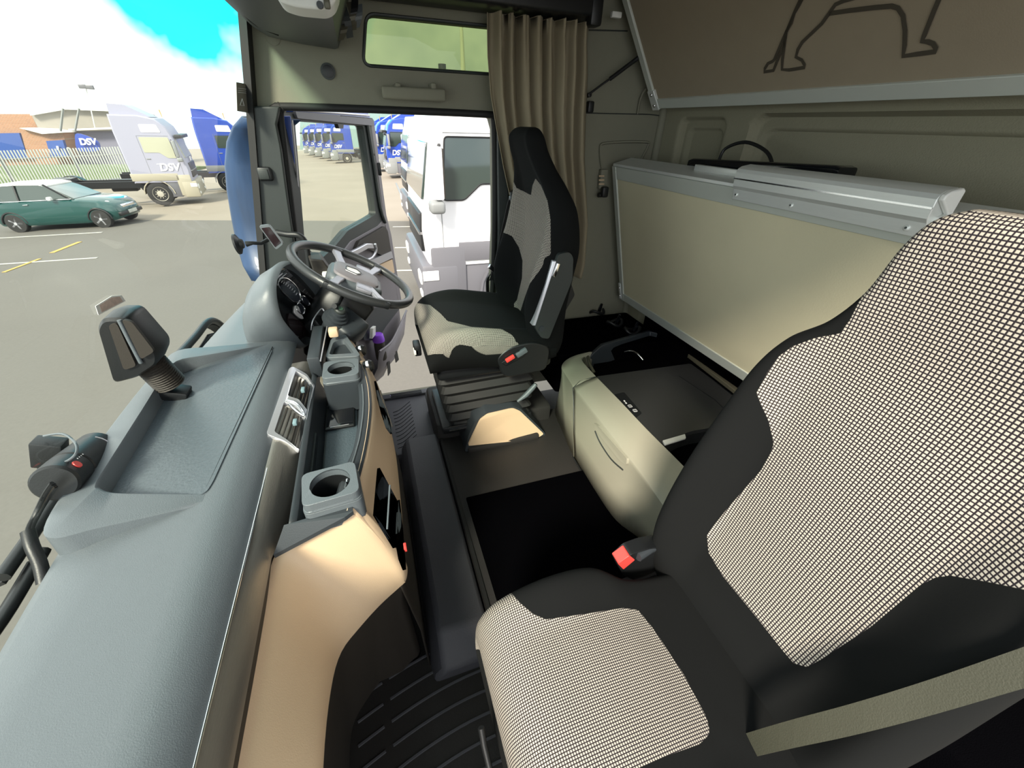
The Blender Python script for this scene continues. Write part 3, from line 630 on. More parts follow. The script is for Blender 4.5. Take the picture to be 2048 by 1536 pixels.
for d, s, dzz in ((-0.04, 1.08, -0.012), (-0.075, 1.06, -0.028), (-0.105, 1.0, -0.05), (-0.13, 0.88, -0.08), (-0.145, 0.7, -0.11), (-0.15, 0.45, -0.14)):
    rings.append([V((0, 0, 0)) + cen + V(((p - cen).x * s * 0.9 + d, (p - cen).y * s, max((p - cen).z * s + dzz, -0.66 - cen.z))) for p in R0])
link('hood_shell', loft(rings, True, False), M['dash_grey'], B_, smooth=60)
def ip(px, py, dx=-0.035):
    y = 1.36 + (px - 556) / 96 * 0.33; q = P(px, py, y=y); return q + V((0, 0, 0))
fp = [cen + (p - cen) * 0.93 + V((-0.03, 0, -0.004)) for p in R0]
link('cluster_face', plate(fp, (-0.004, 0, 0)), M['black_gloss'], B_, smooth=0)
nface = V((0.93, -0.1, 0.36)).normalized()
def on_cl(px, py): return PP(px, py, cen + V((-0.022, 0, -0.004)), nface_c)
# plane of the face from its own points
q0, q1, q2 = fp[4], fp[24], fp[44]; nface_c = (q1 - q0).cross(q2 - q0).normalized()
if nface_c.x < 0: nface_c = -nface_c
def gauge(name, pts, m, ring=True):
    ps = smooth_path([on_cl(a, b) for a, b in pts], 5, True); link(name, plate([p + nface_c * 0.002 for p in ps], nface_c * -0.004), m, B_, smooth=0)
    if ring: link('gauge_ring', tube([p + nface_c * 0.003 for p in ps], 0.0018, 6, closed=True), M['chrome'], B_, smooth=60)
gauge('speedometer', [(554, 565), (560, 557), (574, 558), (590, 572), (599, 590), (598, 603), (588, 604), (572, 592), (559, 578)], M['gauge'])
gauge('small_gauge', [(602, 594), (607, 593), (615, 601), (618, 609), (613, 611), (605, 604)], M['gauge'])
gauge('small_gauge', [(593, 608), (600, 607), (608, 617), (606, 627), (600, 628), (592, 620)], M['gauge'])
gauge('lower_display', [(577, 627), (590, 635), (606, 650), (612, 668), (600, 676), (578, 652)], M['screen'], False)
gauge('pale_card', [(590, 612), (596, 614), (601, 626), (606, 637), (600, 636), (589, 625)], M['white_print'], False)
for k in range(9):
    t = k / 8; a = (558 + 34 * t, 560 + 12 * t + 14 * t * t); link('dial_mark', tube([on_cl(*a) + nface_c * 0.004, on_cl(a[0] - 2, a[1] + 4) + nface_c * 0.004], 0.0007, 4), M['white_print'], B_, smooth=60)
# side vent and switch panel to the right of the hood
sv = thing('side_vent', 'small black slatted air vent beside the instruments', 'air vent', P(640, 668, y=1.50))
link('vent_body', box(P(636, 655, y=1.50), (0.05, 0.07, 0.06), RM(*frame((0.85, -0.3, 0.5))), bev=0.01), M['black'], sv)
for k in range(4): link('slat', tube([P(626 + 8 * k, 650 + 2 * k, y=1.45), P(632 + 8 * k, 664 - 1 * k, y=1.45)], 0.0018, 5), M['dash_grey'], sv, smooth=60)
link('vent_rim', tube([P(622, 660, y=1.45), P(626, 640, y=1.46), P(642, 618, y=1.50), P(648, 622, y=1.50)], 0.0025, 6, k=4), M['silver'], sv, smooth=60)

# ================================================================ STEERING WHEEL
WC = V((-0.080, 1.600, -0.489)); th, ph_ = 0.485, -0.075
wn_ = V((math.sin(th) * math.cos(ph_), math.sin(th) * math.sin(ph_), math.cos(th)))
wa_ = V((0, 1, 0)).cross(wn_).normalized(); wa_ = -wa_ if wa_.x < 0 else wa_          # towards the driver
wb_ = wn_.cross(wa_).normalized()
def W(u, v, h=0.0): return WC + wa_ * u + wb_ * v + wn_ * h
S = thing('steering_wheel', 'large black steering wheel with four silver-grey spokes', 'steering wheel', W(0, 0, -0.12))
link('rim', tube([W(0.216 * math.cos(t), 0.216 * math.sin(t)) for t in [2 * PI * i / 72 for i in range(72)]], 0.0160, 14, closed=True), mat('wheel_leather', (0.03, 0.032, 0.034), 0.33, bump=0.2, bscale=500), S, smooth=80)
hubp = rpoly([W(-0.085, -0.070), W(-0.02, -0.095), W(0.105, -0.060), W(0.105, 0.060), W(-0.02, 0.095), W(-0.085, 0.070)], 0.025, 5)
def off(l, h, s=1.0):
    c = sum(l, V()) / len(l); return [c + (p - c) * s + wn_ * h for p in l]
link('hub', loft([off(hubp, -0.055, 1.05), off(hubp, -0.02, 1.05), off(hubp, -0.008, 0.99), off(hubp, -0.003, 0.9)]), M['dash_grey'], S, smooth=40)
link('horn_pad', loft([off(hubp, -0.004, 0.86), off(hubp, 0.005, 0.84), off(hubp, 0.009, 0.76)]), M['door_grey'], S, smooth=40)
bd = [W(-0.035, -0.020, 0.012), W(0.005, -0.026, 0.012), W(0.022, 0.0, 0.012), W(0.005, 0.026, 0.012), W(-0.035, 0.020, 0.012)]
link('badge', plate(rpoly(bd, 0.006), wn_ * -0.004), M['white_print'], S, smooth=0); link('badge_frame', tube([p + wn_ * 0.001 for p in rpoly(bd, 0.006)], 0.0014, 5, closed=True), M['black'], S, smooth=60)
for s in (-1, 1):
    for (a0, a1, b0, b1) in ((-0.045, -0.075, 0.075, 0.196), (0.050, 0.100, 0.055, 0.186)):
        m_ = M['spoke']
        link('spoke', loft([[W(a0 - .016, s * b0, -0.012), W(a0 + .016, s * b0, -0.012), W(a0 + .016, s * b0, 0.0), W(a0 - .016, s * b0, 0.0)],
                            [W((a0 + a1) / 2 - .014, s * (b0 + b1) / 2, -0.010), W((a0 + a1) / 2 + .014, s * (b0 + b1) / 2, -0.010), W((a0 + a1) / 2 + .014, s * (b0 + b1) / 2, 0.004), W((a0 + a1) / 2 - .014, s * (b0 + b1) / 2, 0.004)],
                            [W(a1 - .018, s * b1, -0.008), W(a1 + .018, s * b1, -0.008), W(a1 + .018, s * b1, 0.008), W(a1 - .018, s * b1, 0.008)]]), m_, S, bevel=0.004)
        link('spoke_root', box(W(a1, s * (b1 + 0.004)), (0.05, 0.03, 0.026), RM(wa_, wb_, wn_), bev=0.008), M['black'], S)
for s in (-1, 1):
    link('switch_pad', box(W(0.035, s * 0.10, -0.004), (0.055, 0.06, 0.014), RM(wa_, wb_, wn_), bev=0.005), M['spoke'], S)
link('column_shroud', loft([off(hubp, -0.055, 0.75), off(hubp, -0.09, 1.0), [p + V((-0.09, 0, -0.10)) for p in off(hubp, -0.10, 1.0)], [p + V((-0.13, 0, -0.22)) for p in off(hubp, -0.10, 0.8)]]), M['black'], S, smooth=40)
link('column_stalk', tube([W(-0.02, -0.07, -0.075), W(-0.03, -0.15, -0.075), W(-0.045, -0.20, -0.065)], [0.007, 0.006, 0.009], 8), M['black'], S, smooth=60)
link('column_stalk', tube([W(-0.02, 0.07, -0.075), W(-0.03, 0.15, -0.075), W(-0.05, 0.21, -0.065)], [0.007, 0.006, 0.009], 8), M['black'], S, smooth=60)
# multi-ring selector knob below the wheel
kc = P(679, 622, y=1.42); kn = V((0.45, -0.35, 0.82))
K = thing('selector_knob', 'black ribbed boot and round knob on the dash under the wheel', 'knob', kc + V((0, 0, -0.1)))
link('boot', lathe(kc - kn * 0.05, kn, [(0, 0.045), (0.012, 0.044), (0.014, 0.038), (0.024, 0.038), (0.026, 0.031), (0.036, 0.031), (0.038, 0.024), (0.048, 0.024), (0.05, 0.019)], 28), M['dash_dark'], K, smooth=30)
link('knob_cap', lathe(kc, kn, [(0, 0.019), (0.008, 0.019), (0.012, 0.015), (0.013, 0)], 28), M['pillar_dark'], K); link('cap_mark', lathe(kc, kn, [(0.012, 0.008), (0.0138, 0.008), (0.014, 0)], 20), M['green_lens'], K)
link('mounting_box', box(P(690, 655, y=1.46), (0.12, 0.12, 0.09), RM(*frame(kn)), bev=0.02, seg=3), M['dash_dark'], K)
link('lower_shroud', loft([[P(672, 640, y=1.44), P(712, 640, y=1.44), P(714, 640, y=1.62), P(674, 640, y=1.62)], [P(688, 700, y=1.42), P(712, 712, y=1.42), P(716, 705, y=1.62), P(690, 700, y=1.62)]]), M['black'], K, bevel=0.01)
link('brass_bezel', box(P(667, 664, y=1.33), (0.03, 0.03, 0.03), bev=0.006), M['dash_beige'], K)
# two round control knobs on the far edge of the dash
for i, (px, py) in enumerate(((727, 700), (742, 731))):
    c = P(px, py, y=1.30 - 0.12 * i); kk = thing('heater_control', ['far chrome-edged knob on the driver side of the dash', 'near chrome-edged knob on the driver side of the dash'][i], 'knob', c)
    ax = V((0.9, -0.15, 0.2)); link('knob_body', lathe(c - ax.normalized() * 0.02, ax, [(0, 0.018), (0.02, 0.019), (0.026, 0.014), (0.026, 0)], 24), M['black'], kk); link('knob_ring', lathe(c - ax.normalized() * 0.01, ax, [(0, 0.0205), (0.008, 0.0205)], 24), M['chrome'], kk)
# driver-side end pod of the dash with switches, seen through the wheel
pod = thing('light_switch_pod', 'dark switch pod with blue-grey top at the far end of the dash', 'switch panel', P(650, 560, y=1.86))
link('pod_body', loft([[P(618, 518, y=1.85), P(646, 520, y=1.85), P(664, 545, y=1.85), P(668, 585, y=1.85), P(640, 585, y=1.85)], [p + V((-0.02, 0.13, 0)) for p in [P(618, 518, y=1.85), P(646, 520, y=1.85), P(664, 545, y=1.85), P(668, 585, y=1.85), P(640, 585, y=1.85)]]]), M['dash_brown'], pod, bevel=0.006)
link('pod_top', box(P(655, 548, y=1.84), (0.04, 0.03, 0.02), bev=0.004), M['white'], pod)
# satnav on a suction stalk against the windscreen, and the black grab rail beside the pillar
N = thing('satnav', 'small silver framed satnav on a sucker arm at the far pillar', 'satnav', P(540, 490, y=1.70))
sc_ = P(492, 488, y=1.66); link('suction_cup', lathe(sc_ - V((0.03, 0, 0)), (1, 0, 0.1), [(0, 0.034), (0.006, 0.033), (0.014, 0.018), (0.022, 0.014)], 24), M['black'], N)
link('arm', tube([sc_, P(505, 486, y=1.66), P(522, 487, y=1.68), P(535, 480, y=1.70)], [0.010, 0.006, 0.006, 0.007], 8), M['black'], N, smooth=60)
sq = [P(517, 452, y=1.70), P(538, 449, y=1.70), P(567, 488, y=1.70), P(552, 500, y=1.70)]
nq = (sq[1] - sq[0]).cross(sq[3] - sq[0]).normalized(); nq = nq if nq.y < 0 else -nq
link('case', plate(rpoly(sq, 0.008), nq * -0.016), M['dash_grey'], N, bevel=0.003); cq = sum(sq, V()) / 4
link('screen', plate([cq + (p - cq) * 0.80 + nq * 0.001 for p in rpoly(sq, 0.004)], nq * -0.003), M['screen'], N, smooth=0)
tag(link('pillar_rail', tube([P(553, 465, y=1.95), P(575, 469, y=1.93), P(598, 471, y=1.92), P(611, 486, y=1.92), P(617, 520, y=1.92), P(622, 560, y=1.92)], 0.012, 10, k=5), M['black'], smooth=60), 'curved black grab rail on the far pillar behind the wheel', 'rail')

# ================================================================ SEATS
def sdist(poly, x, y):
    ins = False; d = 1e9; n = len(poly)
    for i in range(n):
        x1, y1 = poly[i]; x2, y2 = poly[(i + 1) % n]
        if (y1 > y) != (y2 > y) and x < (x2 - x1) * (y - y1) / (y2 - y1) + x1: ins = not ins
        dx, dy = x2 - x1, y2 - y1; t = max(0, min(1, ((x - x1) * dx + (y - y1) * dy) / (dx * dx + dy * dy + 1e-9)))
        d = min(d, math.hypot(x - x1 - t * dx, y - y1 - t * dy))
    return d if ins else -d
def cat(vals, t):
    n = len(vals) - 1; i = min(int(t), n - 1); f = t - i
    p = [vals[max(i - 1, 0)], vals[i], vals[i + 1], vals[min(i + 2, n)]]
    return [0.5 * (2 * b + (c - a) * f + (2 * a - 5 * b + 4 * c - d) * f * f + (3 * b - a - 3 * c + d) * f ** 3) for a, b, c, d in zip(*p)]
def finish(name, rings, uvs, nf, m, parent, poly, scale):
    """closed rings; first nf points of each ring are the faced side"""
    bs = BASE[parent.name]; n = len(rings[0]); vs = [p - bs for r in rings for p in r]; fs = []
    for k in range(len(rings) - 1):
        for i in range(n):
            j = (i + 1) % n; fs.append((k * n + i, k * n + j, (k + 1) * n + j, (k + 1) * n + i))
    fs.append(tuple(range(n))[::-1]); fs.append(tuple((len(rings) - 1) * n + i for i in range(n)))
    me = bpy.data.meshes.new(name); me.from_pydata([tuple(v) for v in vs], [], fs); me.update()
    at = me.attributes.new('mask', 'FLOAT', 'POINT'); vals = []
    for k, r in enumerate(rings):
        for i, p in enumerate(r):
            if i < nf:
                q = toP(p); vals.append(sdist(poly, *q) * scale)
            else: vals.append(-0.02)
    at.data.foreach_set('value', vals)
    ul = me.uv_layers.new(name='uv'); flat = [u for r in uvs for u in r]
    for l in me.loops: ul.data[l.index].uv = flat[l.vertex_index]
    me.shade_smooth(); me.materials.append(m)
    bm = bmesh.new(); bm.from_mesh(me); bmesh.ops.recalc_face_normals(bm, faces=bm.faces); bm.to_mesh(me); bm.free()
    o = bpy.data.objects.new(name, me); COL.objects.link(o); o.parent = parent; BASE[o.name] = bs
    return o
def backrest(parent, st, yc, poly, scale, steps=18, nf=61, nb=14):
    """stations: (z, x_front, half_width, bolster, thickness)"""
    rings, uvs = [], []; L = 0; prev = None
    K = (len(st) - 1) * steps
    for k in range(K + 1):
        z, xf, w, bo, tk = cat(st, k / steps); c = V((xf, yc, z))
        if prev is not None: L += (c - prev).length
        prev = c; ring, uv = [], []; s0 = 0; pp = None
        for i in range(nf):
            s = -1 + 2 * i / (nf - 1); a = abs(s)
            y = yc + w * (math.sin(s * PI / 2 * 0.98) * 0.35 + s * 0.65) 
            e = max(0, (a - 0.80) / 0.20); rnd = tk * 0.55 * (1 - math.sqrt(max(0, 1 - e * e)))
            x = xf - bo * sm(0.42, 0.80, a) + rnd
            p = V((x, y, z)); 
            if pp is not None: s0 += (p - pp).length
            pp = p; ring.append(p); uv.append((s0, L))
        wtot = s0
        uv = [(u - wtot / 2, v) for u, v in uv]
        for i in range(nb):
            t = (i + 1) / (nb + 1); a = PI * t
            ring.append(V((xf + tk * (0.55 + 0.45 * math.sin(a)), yc + w * math.cos(a) * 0.98, z))); uv.append((0, L))
        rings.append(ring); uvs.append(uv)
    return finish('backrest', rings, uvs, nf, M['fabric'], parent, poly, scale)
def cushion(parent, st, yc, poly, scale, steps=14, nf=61, nb=10):
    """stations: (x, z_top, half_width, bolster, thickness)"""
    rings, uvs = [], []; L = 0; prev = None
    for k in range((len(st) - 1) * steps + 1):
        x, zt, w, bo, tk = cat(st, k / steps); c = V((x, yc, zt))
        if prev is not None: L += (c - prev).length
        prev = c; ring, uv = [], []; s0 = 0; pp = None
        for i in range(nf):
            s = -1 + 2 * i / (nf - 1); a = abs(s); y = yc + w * (math.sin(s * PI / 2 * .98) * 0.35 + s * 0.65)
            e = max(0, (a - 0.80) / 0.20); rnd = min(tk, 0.10) * 0.6 * (1 - math.sqrt(max(0, 1 - e * e)))
            p = V((x, y, zt + bo * sm(0.45, 0.80, a) - rnd))
            if pp is not None: s0 += (p - pp).length
            pp = p; ring.append(p); uv.append((s0, L))
        uv = [((u - s0 / 2) * 1.22, v * 1.22) for u, v in uv]
        for i in range(nb):
            t = i / (nb - 1); ring.append(V((x, yc + w * (1 - 2 * t), zt - tk))); uv.append((0, L))
        rings.append(ring); uvs.append(uv)
    return finish('cushion', rings, uvs, nf, M['fabric'], parent, poly, scale)

drv_back = [(1018, 350), (1024, 357), (1033, 376), (1062, 390), (1065, 371), (1071, 357), (1082, 371), (1095, 402), (1101, 439), (1101.5, 509), (1089, 516), (1085, 533), (1073, 549), (1059, 568), (1049, 596), (1040, 625), (1038, 655), (1040, 684), (1028, 650), (1028, 607), (1034, 600), (1044, 556), (1045, 521), (1038, 495), (1024, 472), (1000, 462), (995, 360)]
drv_cush = [(881, 627), (895, 642), (944, 654), (1003, 658), (1024, 670), (1040, 691), (1047, 697), (972, 698), (921, 689), (907, 694), (900, 708), (869, 708), (848, 712), (842, 724), (800, 760), (790, 600), (860, 610)]
pas_back = [(1513, 786), (1535, 745), (1556, 714), (1585, 693), (1630, 676), (1680, 667), (1700, 640), (1740, 560), (1790, 480), (1820, 400), (2600, 300), (2600, 1300), (2048, 1179), (1972, 1163), (1900, 1151), (1870, 1155), (1839, 1171), (1742, 1253), (1640, 1320), (1614, 1334), (1588, 1327), (1568, 1304), (1512, 1233), (1445, 1151), (1417, 1105), (1414, 1069), (1450, 1023), (1504, 961), (1522, 941), (1539, 911), (1548, 888), (1537, 841), (1522, 809)]
pas_cush = [(990, 1165), (1023, 1187), (1040, 1206), (1066, 1228), (1092, 1239), (1169, 1228), (1246, 1216), (1276, 1220), (1307, 1258), (1368, 1350), (1414, 1437), (1420, 1468), (1399, 1488), (1327, 1514), (1276, 1536), (1200, 1700), (850, 1750), (850, 1150)]

DS = thing('driver_seat', 'high-backed driver seat in black and grey check beside the open door', 'seat', (0.42, 1.62, FZ + 0.16))
cushion(DS, [(0.160, -0.800, 0.215, 0.0, 0.03), (0.140, -0.760, 0.235, 0.0, 0.07), (0.155, -0.715, 0.245, 0.0, 0.11), (0.21, -0.688, 0.252, 0.012, 0.13), (0.32, -0.690, 0.258, 0.028, 0.13), (0.45, -0.715, 0.258, 0.034, 0.12), (0.60, -0.74, 0.25, 0.03, 0.10), (0.68, -0.75, 0.24, 0.0, 0.08)], 1.605, drv_cush, 0.0021)
backrest(DS, [(-0.830, 0.640, 0.200, 0.020, 0.09), (-0.76, 0.625, 0.235, 0.060, 0.11), (-0.62, 0.612, 0.250, 0.085, 0.12), (-0.50, 0.625, 0.252, 0.085, 0.12), (-0.38, 0.640, 0.250, 0.060, 0.12), (-0.26, 0.632, 0.235, 0.030, 0.11), (-0.19, 0.612, 0.195, 0.015, 0.10), (-0.13, 0.585, 0.140, 0.006, 0.095), (-0.075, 0.560, 0.118, 0.004, 0.09), (-0.035, 0.550, 0.108, 0.002, 0.085), (-0.012, 0.560, 0.085, 0.0, 0.06), (-0.004, 0.575, 0.055, 0.0, 0.03)], 1.585, drv_back, 0.0021)
link('seat_pan', box((0.42, 1.605, -0.855), (0.50, 0.44, 0.07), bev=0.02, seg=3), M['black'], DS)
# bellows
rings = []
for k in range(13):
    z = -0.88 - k * 0.0265; o_ = 0.018 if k % 2 else 0.0
    rings.append(rpoly([V((0.165 + o_ + .004 * k, 1.425 + o_ + .002 * k, z)), V((0.62 - o_, 1.425 + o_ + .002 * k, z + 0.01)), V((0.62 - o_, 1.80 - o_, z)), V((0.165 + o_ + .004 * k, 1.80 - o_, z))], 0.03, 3))
link('bellows', loft(rings), M['rubber'], DS, smooth=25)
link('base_frame', box((0.40, 1.62, -1.20), (0.44, 0.34, 0.04), bev=0.008), M['black'], DS)
for dzz in (0, 0.022): link('rail', tube([V((0.21, 1.445, -1.175 - dzz)), V((0.46, 1.445, -1.175 - dzz))], 0.003, 6), M['chrome'], DS, smooth=60)
link('side_cover', loft([rpoly([V((0.40, y, -0.79)), V((0.46, y, -0.745)), V((0.56, y, -0.735)), V((0.64, y, -0.77)), V((0.63, y, -0.88)), V((0.44, y, -0.89))], 0.03, 3) for y in (1.345, 1.385)]), M['black'], DS, bevel=0.006)
bk = link('buckle', loft([[P(1002, 726, y=1.34), P(1012, 732, y=1.34), P(1050, 712, y=1.34), P(1040, 700, y=1.34)], [P(1002, 726, y=1.36), P(1012, 732, y=1.36), P(1050, 712, y=1.36), P(1040, 700, y=1.36)]]), M['black'], DS, bevel=0.003)
link('red_button', box(P(1020, 717, y=1.335), (0.040, 0.014, 0.016), Matrix.Rotation(-0.50, 3, 'Y'), bev=0.003), M['red'], bk)
link('buckle_sleeve', box(P(1043, 705, y=1.34), (0.05, 0.016, 0.022), Matrix.Rotation(-0.5, 3, 'Y'), bev=0.004), M['dash_grey'], bk)
link('front_lever', box(V((0.120, 1.62, -0.84)), (0.03, 0.07, 0.05), bev=0.006), M['black'], DS); link('lever_plate', box(V((0.112, 1.60, -0.845)), (0.02, 0.03, 0.025), bev=0.003), M['white'], DS)
# folded-up armrest on the inboard side
aq = [P(1070, 655, y=1.318), P(1118, 508, y=1.318), P(1140, 504, y=1.318), P(1147, 516, y=1.318), P(1145, 560, y=1.318), P(1098, 678, y=1.318), P(1082, 676, y=1.318)]
ar = link('armrest', plate(rpoly(aq, 0.012, 4), (0, 0.055, 0)), M['pillar_dark'], DS, bevel=0.008)
link('armrest_pad', loft([[p, p + V((0, 0.045, 0)), p + V((-0.014, 0.04, 0)), p + V((-0.014, 0.005, 0))] for p in (P(1072, 652, y=1.32), P(1100, 570, y=1.32), P(1114, 522, y=1.32))]), M['silver'], ar, bevel=0.003)
link('pivot_cap', lathe(P(1083, 657, y=1.319), (0, -1, 0), [(0, 0.012), (0.004, 0.011), (0.004, 0)], 20), M['dash_dark'], ar)
link('armrest_lever', box(P(1112, 540, y=1.314), (0.012, 0.01, 0.05), Matrix.Rotation(0.3, 3, 'Y'), bev=0.002), M['chrome'], ar)
link('armrest_bracket', plate(rpoly([P(1098, 678, y=1.36), P(1150, 590, y=1.36), P(1140, 560, y=1.36), P(1090, 660, y=1.36)], 0.01), (0, 0.04, 0)), M['black'], DS, bevel=0.004)
link('recline_lever', tube([P(1035, 803, y=1.40), P(1052, 790, y=1.40), P(1066, 775, y=1.40), P(1072, 768, y=1.40)], [0.006, 0.012, 0.012, 0.009], 10), M['dash_grey'], DS, smooth=60)
# driver belt: from the pillar loop down behind the seat
belt = thing('seat_belt', 'black driver seat belt hanging from the door pillar with its tongue', 'seat belt', P(985, 620, y=1.94))
link('strap', ribbon([P(1034, 375, y=1.93), P(1024, 400, y=1.93), P(1008, 470, y=1.92), P(992, 540, y=1.90), P(985, 560, y=1.90)], (0.04, 0.01, 0), 0.002, k=4), M['belt_black'], belt, smooth=0)
link('strap', ribbon([P(982, 548, y=1.90), P(975, 560, y=1.90), P(976, 600, y=1.90), P(975, 620, y=1.90), P(978, 640, y=1.90)], (0.022, 0.03, 0), 0.004, k=4), M['belt_black'], belt, smooth=0)
link('tongue', box(P(983, 536, y=1.89), (0.035, 0.012, 0.022), Matrix.Rotation(0.7, 3, 'Y'), bev=0.003), M['chrome'], belt)
link('belt_guide', box(P(1026, 400, y=1.90), (0.022, 0.02, 0.07), Matrix.Rotation(-0.15, 3, 'Y'), bev=0.004), M['pillar_dark'], belt); link('height_slider', box(P(1022, 396, y=1.885), (0.016, 0.02, 0.018), bev=0.004), M['dash_grey'], belt)
link('anchor', box(P(983, 632, y=1.90), (0.035, 0.02, 0.03), bev=0.004), M['chrome'], belt)
tag(link('wall_pillar_cover', loft([[P(992, 225, y=2.04), P(1004, 225, y=2.04), P(1006, 225, y=2.0), P(994, 225, y=2.0)], [P(994, 460, y=2.04), P(1022, 460, y=2.04), P(1022, 460, y=2.0), P(997, 460, y=2.0)], [P(990, 640, y=2.04), P(1030, 640, y=2.04), P(1030, 640, y=2.0), P(994, 640, y=2.0)]]), M['pillar_dark'], bevel=0.005), 'grey cover strip on the rear door pillar behind the belt', 'pillar cover')

PS = thing('truck_seat', 'large black and pale check passenger seat nearest the camera', 'seat', (0.35, 0.215, -1.40))
cushion(PS, [(0.125, -1.02, 0.195, 0.0, 0.04), (0.095, -0.96, 0.215, 0.0, 0.07), (0.085, -0.90, 0.225, 0.0, 0.10), (0.100, -0.845, 0.232, 0.0, 0.14), (0.15, -0.812, 0.236, 0.008, 0.16), (0.25, -0.808, 0.240, 0.022, 0.15), (0.35, -0.820, 0.238, 0.020, 0.14), (0.42, -0.835, 0.205, 0.006, 0.13), (0.50, -0.848, 0.198, 0.0, 0.13), (0.62, -0.86, 0.195, 0.0, 0.12)], 0.205, pas_cush, 0.00085)
backrest(PS, [(-0.93, 0.545, 0.210, 0.00, 0.10), (-0.86, 0.535, 0.232, 0.010, 0.12), (-0.78, 0.565, 0.245, 0.045, 0.13), (-0.68, 0.590, 0.248, 0.060, 0.13), (-0.56, 0.610, 0.246, 0.055, 0.13), (-0.45, 0.625, 0.243, 0.035, 0.13), (-0.36, 0.640, 0.236, 0.020, 0.12), (-0.30, 0.650, 0.215, 0.010, 0.12), (-0.25, 0.655, 0.170, 0.004, 0.11), (-0.19, 0.655, 0.138, 0.003, 0.11), (-0.12, 0.655, 0.122, 0.002, 0.10), (-0.085, 0.660, 0.105, 0.0, 0.08), (-0.070, 0.675, 0.08, 0.0, 0.05)], 0.235, pas_back, 0.00085, steps=22)
link('seat_plinth', box((0.36, 0.20, -1.20), (0.46, 0.36, 0.50), bev=0.03, seg=3), M['black'], PS)
pb = link('buckle', plate(rpoly([P(a, b, y=0.432) for a, b in ((1237, 1131), (1262, 1109), (1292, 1098), (1322, 1092), (1322, 1138), (1292, 1152), (1266, 1160), (1246, 1150))], 0.006, 3), (0, 0.032, 0)), M['black'], PS, bevel=0.004)
link('red_button', plate(rpoly([P(a, b, y=0.430) for a, b in ((1236, 1128), (1259, 1111), (1270, 1120), (1247, 1139))], 0.003, 3), (0, 0.028, 0)), M['red'], pb, bevel=0.002)
link('buckle_sleeve', tube([P(1275, 1113, y=0.43), P(1300, 1096, y=0.44), P(1320, 1088, y=0.445)], 0.012, 8), M['dash_dark'], pb, smooth=60)
link('recline_knob', lathe(P(1420, 1546, x=0.40), (0.1, -0.2, 1), [(-0.02, 0.03), (0, 0.03), (0.006, 0.024), (0.007, 0)], 28), M['white'], PS)
link('slide_lever', tube([P(962, 1455, y=0.27), P(968, 1490, y=0.25), P(980, 1540, y=0.22)], 0.006, 8), M['black'], PS, smooth=60)
pbt = thing('seat_belt', 'grey-olive passenger seat belt stretched across the near side of the seat', 'seat belt', (0.5, -0.03, -0.8))
link('strap', ribbon([P(1180, 1585, x=0.39), P(1300, 1545, x=0.42), P(1420, 1512, x=0.45), P(1560, 1474, x=0.48), P(1700, 1440, x=0.51), P(1850, 1398, x=0.54), P(2048, 1335, x=0.57), P(2300, 1255, x=0.60), V((0.72, -0.10, -0.42)), V((0.80, -0.24, -0.20))], (0.012, 0.022, 0.034), 0.0018, k=5), M['belt'], pbt, smooth=0)
0 and link('lower_strap', ribbon([P(2300, 1200, y=-0.08), P(2048, 1330, y=-0.06), P(1900, 1500, y=-0.06)], (0.0, 0.03, 0.02), 0.0018, k=4), M['belt_black'], pbt, smooth=0)

# ================================================================ BUNKS, CURTAIN, LOCKER
# lower bunk, folded up: top edge at x=1.2, bottom edge at x=1.385
LT, LB = (1.200, -0.160), (1.388, -0.862)
def lb(y, t, off=0.0):
    n = V((-(LT[1] - LB[1]), 0, (LT[0] - LB[0]))).normalized()   # faces the front of the cab
    if n.x > 0: n = -n
    return V((LT[0] + (LB[0] - LT[0]) * t, y, LT[1] + (LB[1] - LT[1]) * t)) + n * off
nb_ = (lb(0, 0, 1) - lb(0, 0, 0))
LBk = thing('lower_bunk', 'folded lower bunk with pale panel and aluminium frame at the back wall', 'bunk', (1.36, 0.8, -0.87))
YL, YR = 1.985, -0.75
link('panel', loft([[lb(YL - 0.02, 0.03), lb(YR, 0.03), lb(YR, 0.98), lb(YL - 0.02, 0.98)], [lb(YL - 0.02, 0.03, -0.05), lb(YR, 0.03, -0.05), lb(YR, 0.98, -0.05), lb(YL - 0.02, 0.98, -0.05)]]), M['bunk_panel'], LBk, smooth=0)
def bar(y0, t0, y1, t1, o0, o1): return loft([[lb(y0, t0, o1), lb(y1, t0, o1), lb(y1, t1, o1), lb(y0, t1, o1)], [lb(y0, t0, o0), lb(y1, t0, o0), lb(y1, t1, o0), lb(y0, t1, o0)]])
link('top_rail', bar(YL, -0.005, YR, 0.075, -0.055, 0.006), M['alu_paint'], LBk, bevel=0.002); link('bottom_rail', bar(YL, 0.945, YR, 1.01, -0.055, 0.006), M['alu_paint'], LBk, bevel=0.002)
link('end_rail', bar(YL + 0.004, -0.005, YL - 0.03, 1.01, -0.055, 0.008), M['alu_paint'], LBk, bevel=0.002)
link('corner_bracket', bar(YL + 0.006, 0.86, YL - 0.012, 1.0, -0.055, 0.014), M['alu'], LBk, bevel=0.002)
for t in (0.9, 0.97): link('screw', lathe(lb(YL - 0.004, t, 0.014), nb_, [(0, 0.006), (0.003, 0.005), (0.003, 0)], 12), M['chrome'], LBk)
for y, t in ((1.9, 0.045),): pass
link('top_cap', loft([[lb(YL, -0.006, 0.004), lb(YL, -0.006, -0.10), lb(YL, -0.02, -0.10), lb(YL, -0.02, 0.0)], [lb(YR, -0.006, 0.004), lb(YR, -0.006, -0.10), lb(YR, -0.02, -0.10), lb(YR, -0.02, 0.0)]]), M['alu'], LBk, bevel=0.001)
